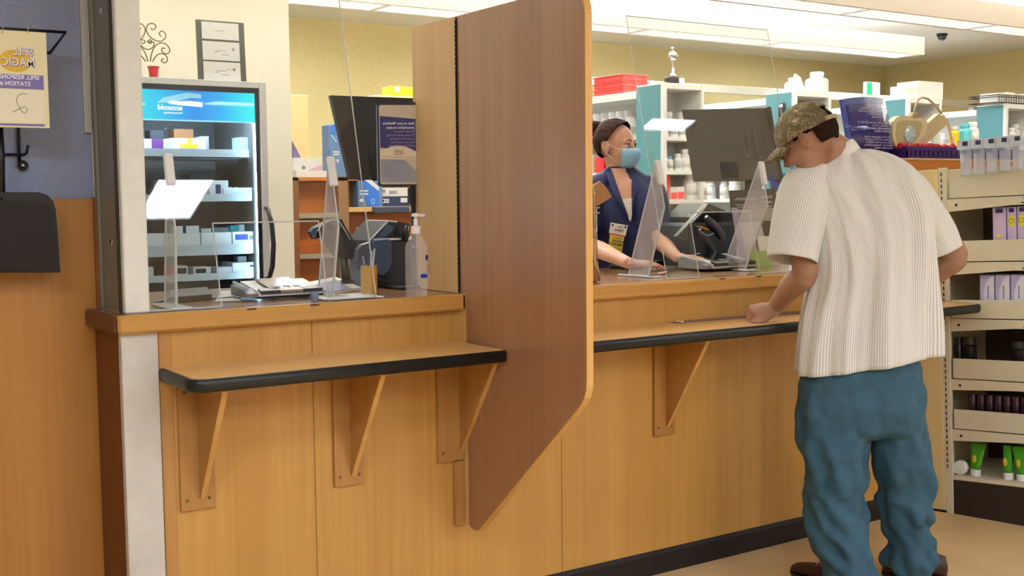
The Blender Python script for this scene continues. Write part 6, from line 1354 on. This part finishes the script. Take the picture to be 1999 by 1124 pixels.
# head wear: camouflage cap, hair, glasses
def camo():
    m = bpy.data.materials.new('camouflage_cloth'); m.use_nodes = True; nt = m.node_tree; b = nt.nodes['Principled BSDF']; tc = nt.nodes.new('ShaderNodeTexCoord')
    n1 = nt.nodes.new('ShaderNodeTexNoise'); n1.inputs['Scale'].default_value = 24; n1.inputs['Detail'].default_value = 4; n1.inputs['Distortion'].default_value = .5; nt.links.new(tc.outputs['Object'], n1.inputs['Vector'])
    r = nt.nodes.new('ShaderNodeValToRGB'); r.color_ramp.interpolation = 'LINEAR'; e = r.color_ramp.elements; e[0].color = hexc('#38301f'); e[1].position = .42; e[1].color = hexc('#6e6044')
    for p_, c in ((.5, '#54502f'), (.56, '#8f8266'), (.62, '#4a3c28'), (.7, '#b0a685')): a = e.new(p_); a.color = hexc(c)
    nt.links.new(n1.outputs['Fac'], r.inputs[0]); nt.links.new(r.outputs[0], b.inputs['Base Color']); b.inputs['Roughness'].default_value = .9; return m
CAMO = camo(); HRM = mat('hair_brown', '#27170f', .85, spec=.15, var=.3, vscale=80)
HT2 = HT_
cp_ = patch(HT2, (-.012, 0, .032), (.108, .090, .098), lambda d: d[2] > -.10-.04*(d[0] < -.3) and not (d[0] < -.82 and abs(d[1]) < .42 and d[2] < .42), CAMO, 'cap', man, .004, 120, 80, .015)
m_ = MB(); m_.M = HT2; nB = 14; v = []; 
for j in range(nB+1):
    a = -math.pi*.36+math.pi*.72*j/nB
    for (rr_, dz) in ((0, 0), (.035, .0), (.075, 0)):
        x = -.012+(.104)*math.cos(a)*1.0+rr_*(math.cos(a)**.6); y = .088*math.sin(a)*(1-.12*rr_/.075); z = .044-.020*(math.sin(a)/.9)**2*1.4-rr_*.28
        v.append((x, y, z))
f = [(3*j+i, 3*j+i+1, 3*j+i+4, 3*j+i+3) for j in range(nB) for i in range(2)]
m_.add(v, f); o = m_.build('brim', CAMO, cp_, True); q = o.modifiers.new('thickness', 'SOLIDIFY'); q.thickness = .003
m_ = MB(); m_.M = HT2; m_.tube([(-.012+.1095*math.cos(a), .0915*math.sin(a), .026) for a in [math.pi*.80+math.pi*.40*i/10 for i in range(11)]], .008, 8); m_.build('strap', mat('strap_khaki', '#a79a76', .8), cp_, True)
m_ = MB(); m_.M = HT2; m_.ball((-.012, 0, .131), (.007, .007, .004), 10, 6); m_.build('button', CAMO, cp_, True)
patch(HT2, (-.016, 0, .022), (.100, .081, .098), lambda d: d[2] < .3 and ((d[0] < .38 and d[2] > -.10) or (d[0] < -.34 and d[2] > -.62)), HRM, 'hair', man, .003, 140, 90, .03)
gl_ = MB(); gl_.M = HT2
for s in (-1, 1):
    gl_.tube([(.098+.0*t, s*.032+.021*math.cos(t), -.004+.016*math.sin(t)) for t in [i*math.pi/8 for i in range(16)]], .0012, 5, closed=True); gl_.tube([(.096, s*.052, .002), (.04, s*.078, .004), (-.012, s*.084, .006)], .0014, 6)
gl_.tube([(.100, -.011, 0), (.103, 0, .003), (.100, .011, 0)], .0012, 5); gl_.build('glasses', mat('wire_gold', '#8a7a62', .25, .9), man, True)
patch(HT2, (.036, 0, -.056), (.060, .050, .050), lambda d: d[0] > .5, mat('mask_blue', '#8cc0dc', .8), 'face_mask', man, .002)
# ---- the pharmacist
wo = empty('person', S(1215, 600, 5.3)*1.0, 'person in navy scrubs, hair bun and light blue face mask standing behind the counter', 'person'); wo.location.z = .12
WX = Vector((.70, -.714, 0)); WY = Vector((.714, .70, 0))   # her screen-right and away axes
kw = 5.3/FPX
wr_ = [(330, 1214, 24, .050, 5.32), (342, 1214, 40, .062, 5.32), (354, 1216, 60, .078, 5.31), (372, 1220, 69, .095, 5.30), (405, 1224, 66, .105, 5.28), (450, 1226, 61, .105, 5.28), (500, 1226, 60, .105, 5.29), (560, 1224, 66, .115, 5.3), (620, 1224, 72, .125, 5.3)]
bw = MB(); torso(bw, wr_, kw, (WX, WY), infl=.86, n=28, m=2)
wc_ = S(1204, 286, 5.30); wf = WX*.90-WY*.42+Vector((0, 0, -.02)); wu = Vector((0, 0, 1))-WX*.06
WT_ = frame_T(wc_, wf, wu, .965); head_shells(bw, WT_)
limb(bw, [WT_ @ Vector((-.015, 0, -.04)), S(1204, 322, 5.32), S(1210, 345, 5.32), S(1216, 372, 5.31)], [.050, .047, .052, .075], ref=WX, n=20)
limb(bw, [S(1180, 362, 5.30), S(1163, 378, 5.28), S(1150, 430, 5.24), S(1146, 474, 5.16)], [.045, .050, .042, .038], ref=WX, n=18)
kbz = ZC+.026
wR = Vector((P(1228, 515, Z=kbz+.02).x, P(1228, 515, Z=kbz+.02).y, kbz+.022)); e1 = S(1146, 476, 5.16)
limb(bw, [S(1150, 440, 5.22), e1, e1.lerp(wR, .35), e1.lerp(wR, .75), wR], [.040, .039, .038, .028, .023], ref=(0, 0, 1), n=18)
hand(bw, wR, Vector((.90, -.20, .0)), (0, 0, 1), .88, curls=(.12, .28, .25), thumb=-1, tspread=.5)
limb(bw, [S(1262, 366, 5.30), S(1275, 385, 5.28), S(1284, 430, 5.24), S(1288, 468, 5.16)], [.045, .048, .040, .037], ref=WX, n=18)
e2 = S(1289, 470, 5.15); wR2 = Vector((P(1322, 505, Z=kbz+.02).x, P(1322, 505, Z=kbz+.02).y, kbz+.025))
limb(bw, [S(1286, 440, 5.22), e2, e2.lerp(wR2, .4), wR2], [.038, .037, .034, .023], ref=(0, 0, 1), n=18)
hand(bw, wR2, Vector((.5, -.75, 0)), (0, 0, 1), .88, curls=(.12, .28, .25), thumb=1, tspread=.5)
base_q = 5.3
for dx_ in (-28, 28):
    t_ = S(1224+dx_, 620, 5.3); limb(bw, [t_, Vector((t_.x, t_.y, .55)), Vector((t_.x, t_.y, .16))], [.085, .06, .04], ref=WX, n=16); bw.ball((t_.x, t_.y+.02, .155), (.045, .11, .035), 14, 8)
skin_obj(bw, 'body', SKW, wo, .0052, 3)
NVY = mat('scrub_navy', '#161f4a', .8, var=.08, vscale=18, bump=.4)
sc_ = MB(); torso(sc_, [(325, 1212, 25, .055, 5.32), (334, 1212, 37, .062, 5.32), (343, 1213, 50, .070, 5.32)]+wr_[2:], kw, (WX, WY), wob=.018, seed=9, n=72, infl=1.0)
limb(sc_, [S(1186, 358, 5.30), S(1166, 372, 5.28), S(1153, 410, 5.25), S(1149, 450, 5.21)], [.055, .066, .062, .060], ref=WX, n=24, wob=.1, seed=3)
limb(sc_, [S(1256, 360, 5.30), S(1274, 376, 5.28), S(1284, 420, 5.24), S(1288, 458, 5.20)], [.055, .062, .060, .058], ref=WX, n=24, wob=.1, seed=6)
so2 = skin_obj(sc_, 'scrub_top', NVY, wo, .006, 2)
lg = MB()
for dx_ in (-28, 28):
    t_ = S(1224+dx_, 615, 5.3); limb(lg, [t_, Vector((t_.x, t_.y, .55)), Vector((t_.x, t_.y, .17))], [.105, .085, .08], ref=WX, n=20)
lg.build('scrub_trousers', NVY, wo, True)
# neckline: skin V and cream undershirt lying on the chest
def onchest(px, py, q): return S(px, py, q)
def chest_q(px, py):
    A = crs([r for r in wr_], 5); a = min(A, key=lambda t: abs(t[0]-py)); u = max(-.95, min(.95, (px-a[1])/a[2])); return a[4]-a[3]*(1-abs(u)**2.35)**(1/2.35)*.97
def chest_patch(name, pts, m, off, par, tri=None):
    # fill polygon in photo space with a small grid, dropped onto the chest surface
    xs = [p[0] for p in pts]; ys = [p[1] for p in pts]; rowsP = []
    y0_, y1_ = min(ys), max(ys); nr = 16; nc = 8; v = []
    def cross(y):
        X_ = []
        for (a, b) in zip(pts, pts[1:]+pts[:1]):
            if (a[1]-y)*(b[1]-y) <= 0 and a[1] != b[1]: X_.append(a[0]+(b[0]-a[0])*(y-a[1])/(b[1]-a[1]))
        return (min(X_), max(X_)) if X_ else (xs[0], xs[0])
    for i in range(nr+1):
        y = y0_+(y1_-y0_)*min(max(i/nr, .002), .998); a, b = cross(y)
        for j in range(nc+1):
            x = a+(b-a)*j/nc; v.append(S(x, y, chest_q(x, y)-off))
    f = [(i*(nc+1)+j, i*(nc+1)+j+1, (i+1)*(nc+1)+j+1, (i+1)*(nc+1)+j) for i in range(nr) for j in range(nc)]
    o = MB().add(v, f).build(name, m, par, True); s = o.modifiers.new('thickness', 'SOLIDIFY'); s.thickness = .002; return o
chest_patch('bare_neckline', [(1190, 328), (1236, 328), (1238, 370), (1232, 432), (1229, 432), (1205, 375)], SKW, .016, wo)
chest_patch('undershirt', [(1212, 389), (1237, 386), (1235, 410), (1232, 431), (1228, 428)], mat('undershirt_cream', '#e3ddcc', .8), .019, wo)
chest_patch('collar', [(1181, 330), (1191, 325), (1208, 372), (1228, 425), (1222, 418), (1196, 378)], NVY, .022, wo); chest_patch('collar', [(1234, 325), (1243, 330), (1252, 368), (1240, 380), (1234, 422), (1233, 380)], NVY, .022, wo)
bq = chest_q(1206, 460)-.022
def bp_(x, y): return S(x, y, bq-.0)
def bcard(name, pts, m, off, par):
    v = [S(x, y, bq-off) for x, y in pts]; w2 = [S(x, y, bq-off+.0015) for x, y in pts]; n = len(v)
    return MB().add(v+w2, [tuple(range(n)), tuple(range(2*n-1, n-1, -1))]+[(i, (i+1) % n, n+(i+1) % n, n+i) for i in range(n)]).build(name, m, par)
bg = bcard('name_badge', [(1192, 434), (1226, 440), (1221, 460), (1189, 454)], PAPER, 0, wo); bcard('badge_red_band', [(1189, 454), (1221, 460), (1220, 463), (1189, 457)], LBR, .0005, bg); bcard('badge_yellow_card', [(1191, 457), (1219, 462), (1214, 492), (1187, 487)], mat('badge_yellow', '#e6d02a', .5), 0, bg)
xb_d = (S(1192, 434, bq)-S(1226, 440, bq)).normalized(); ub_d = (S(1192, 434, bq)-S(1187, 487, bq)).normalized()
for (s, x, y, sz, c) in [('Team', 1216, 445, .011, 'print_grey'), ('Diane', 1217, 453, .017, 'text_maroon'), ('I AM NOT', 1213, 467, .008, 'ink_black'), ('A ROBOT', 1217, 475, .013, 'ink_black'), ('IMMUNIZE', 1215, 481, .013, 'ink_black'), ('ask me today', 1213, 488, .008, 'ink_black')][:]:
    if s in ('A ROBOT', 'IMMUNIZE', 'I AM NOT'): s = {'A ROBOT': '& BOOST', 'IMMUNIZE': 'IMMUNITY', 'I AM NOT': 'ask about a'}[s]
    text(s, sz, S(x, y, bq-.0022), xb_d, ub_d, mat(c, '', 0), bg, bold=.02)
for (x, y) in ((1196, 439), (1221, 443)):
    c = S(x, y, bq-.002); MB().ball(tuple(c), (.005, .005, .005), 8, 6).build('badge_logo', PNB, bg, True)
# hair: pulled back into a bun
HW = mat('hair_dark_brown', '#2a1810', .8, spec=.15, var=.35, vscale=60)
hair = patch(WT_, (-.012, 0, .030), (.107, .087, .098), lambda d: d[2] > (-.62 if d[0] > -.5 else -.82) and d[0] < (.16+.52*max(0, d[2]) if d[2] > -.05 else -.30), HW, 'hair', wo, .004, 160, 110, .05)
bn_ = MB(); bn_.M = WT_; bn_.ball((-.128, 0, .088), (.040, .041, .039), 20, 14)
for i in range(5):
    a0_ = i*1.25; bn_.tube([(-.128+.026*math.cos(a0_+t)*math.cos(t*.4), .030*math.sin(a0_+t), .088+.028*math.sin(t*1.4+i)) for t in [j*.35 for j in range(9)]], .010, 8)
skin_obj(bn_, 'hair_bun', HW, hair, .004, 2)
m_ = MB(); m_.M = WT_; m_.tube([(-.096+.016*math.sin(t)*.5, .022*math.cos(t), .076+.020*math.sin(t)) for t in [i*math.pi/8 for i in range(16)]], .004, 6, closed=True); m_.build('hair_tie', BLACK, hair, True)
ey = MB(); ey.M = WT_
for s in (-1, 1): ey.ball((.0745, s*.030, .002), (.0115, .0120, .0060), 16, 10)
eo = ey.build('eyes', mat('eye_white', '#e8e2dc', .15, coat=1), wo, True)
ey = MB(); ey.M = WT_
for s in (-1, 1): ey.ball((.0845, s*.028, .002), (.0028, .0055, .0050), 12, 8)
ey.build('iris', mat('iris_brown', '#2c1a10', .15, coat=1), eo, True)
eb_ = MB(); eb_.M = WT_
for s in (-1, 1):
    eb_.tube([(.091, s*.012, .024), (.088, s*.026, .030), (.076, s*.044, .027)], [.0022, .0028, .0012], 6); eb_.tube([(.086, s*.017, .008), (.0885, s*.029, .012), (.079, s*.043, .007)], [.0012, .0018, .0012], 6)
eb_.build('eyebrows', HW, wo, True)
MK = mat('surgical_mask_blue', '#94c6e4', .75, bump=.3)
mk_ = MB(); mk_.M = WT_; rings = []
for i, z in enumerate([-.010, -.018, -.030, -.045, -.060, -.075, -.090, -.100]):
    pr_ = [.116, .124, .130, .128, .122, .114, .102, .088][i]-.004; ww = [.052, .056, .060, .060, .058, .054, .046, .036][i]; pl_ = .0022*(i % 2)
    rings.append([((pr_+pl_)*math.cos(a)**.75*1.0 if False else (.020+(pr_-.020+pl_)*math.cos(a)**.8), (ww+pl_)*math.sin(a)/math.sin(1.25), z) for a in [-1.25+2.5*j/20 for j in range(21)]])
v = [p for r in rings for p in r]; f = [(i*21+j, i*21+j+1, (i+1)*21+j+1, (i+1)*21+j) for i in range(7) for j in range(20)]
mk_.add(v, f); mo_ = mk_.build('face_mask', MK, wo, True); q = mo_.modifiers.new('thickness', 'SOLIDIFY'); q.thickness = .002
lp = MB(); lp.M = WT_
for s in (-1, 1):
    lp.tube([(.052, s*.056, -.014), (.020, s*.074, .0), (-.010, s*.086, .018)], .0014, 6); lp.tube([(.045, s*.050, -.085), (.015, s*.070, -.050), (-.012, s*.084, -.028)], .0014, 6)
lp.build('ear_loops', PAPER, mo_, True)

for o in [q for q in bpy.data.objects if q.name.startswith('medicine_bottle') and q.parent is None and not q.get('label')]:
    for c in list(o.children): bpy.data.objects.remove(c)
    bpy.data.objects.remove(o)
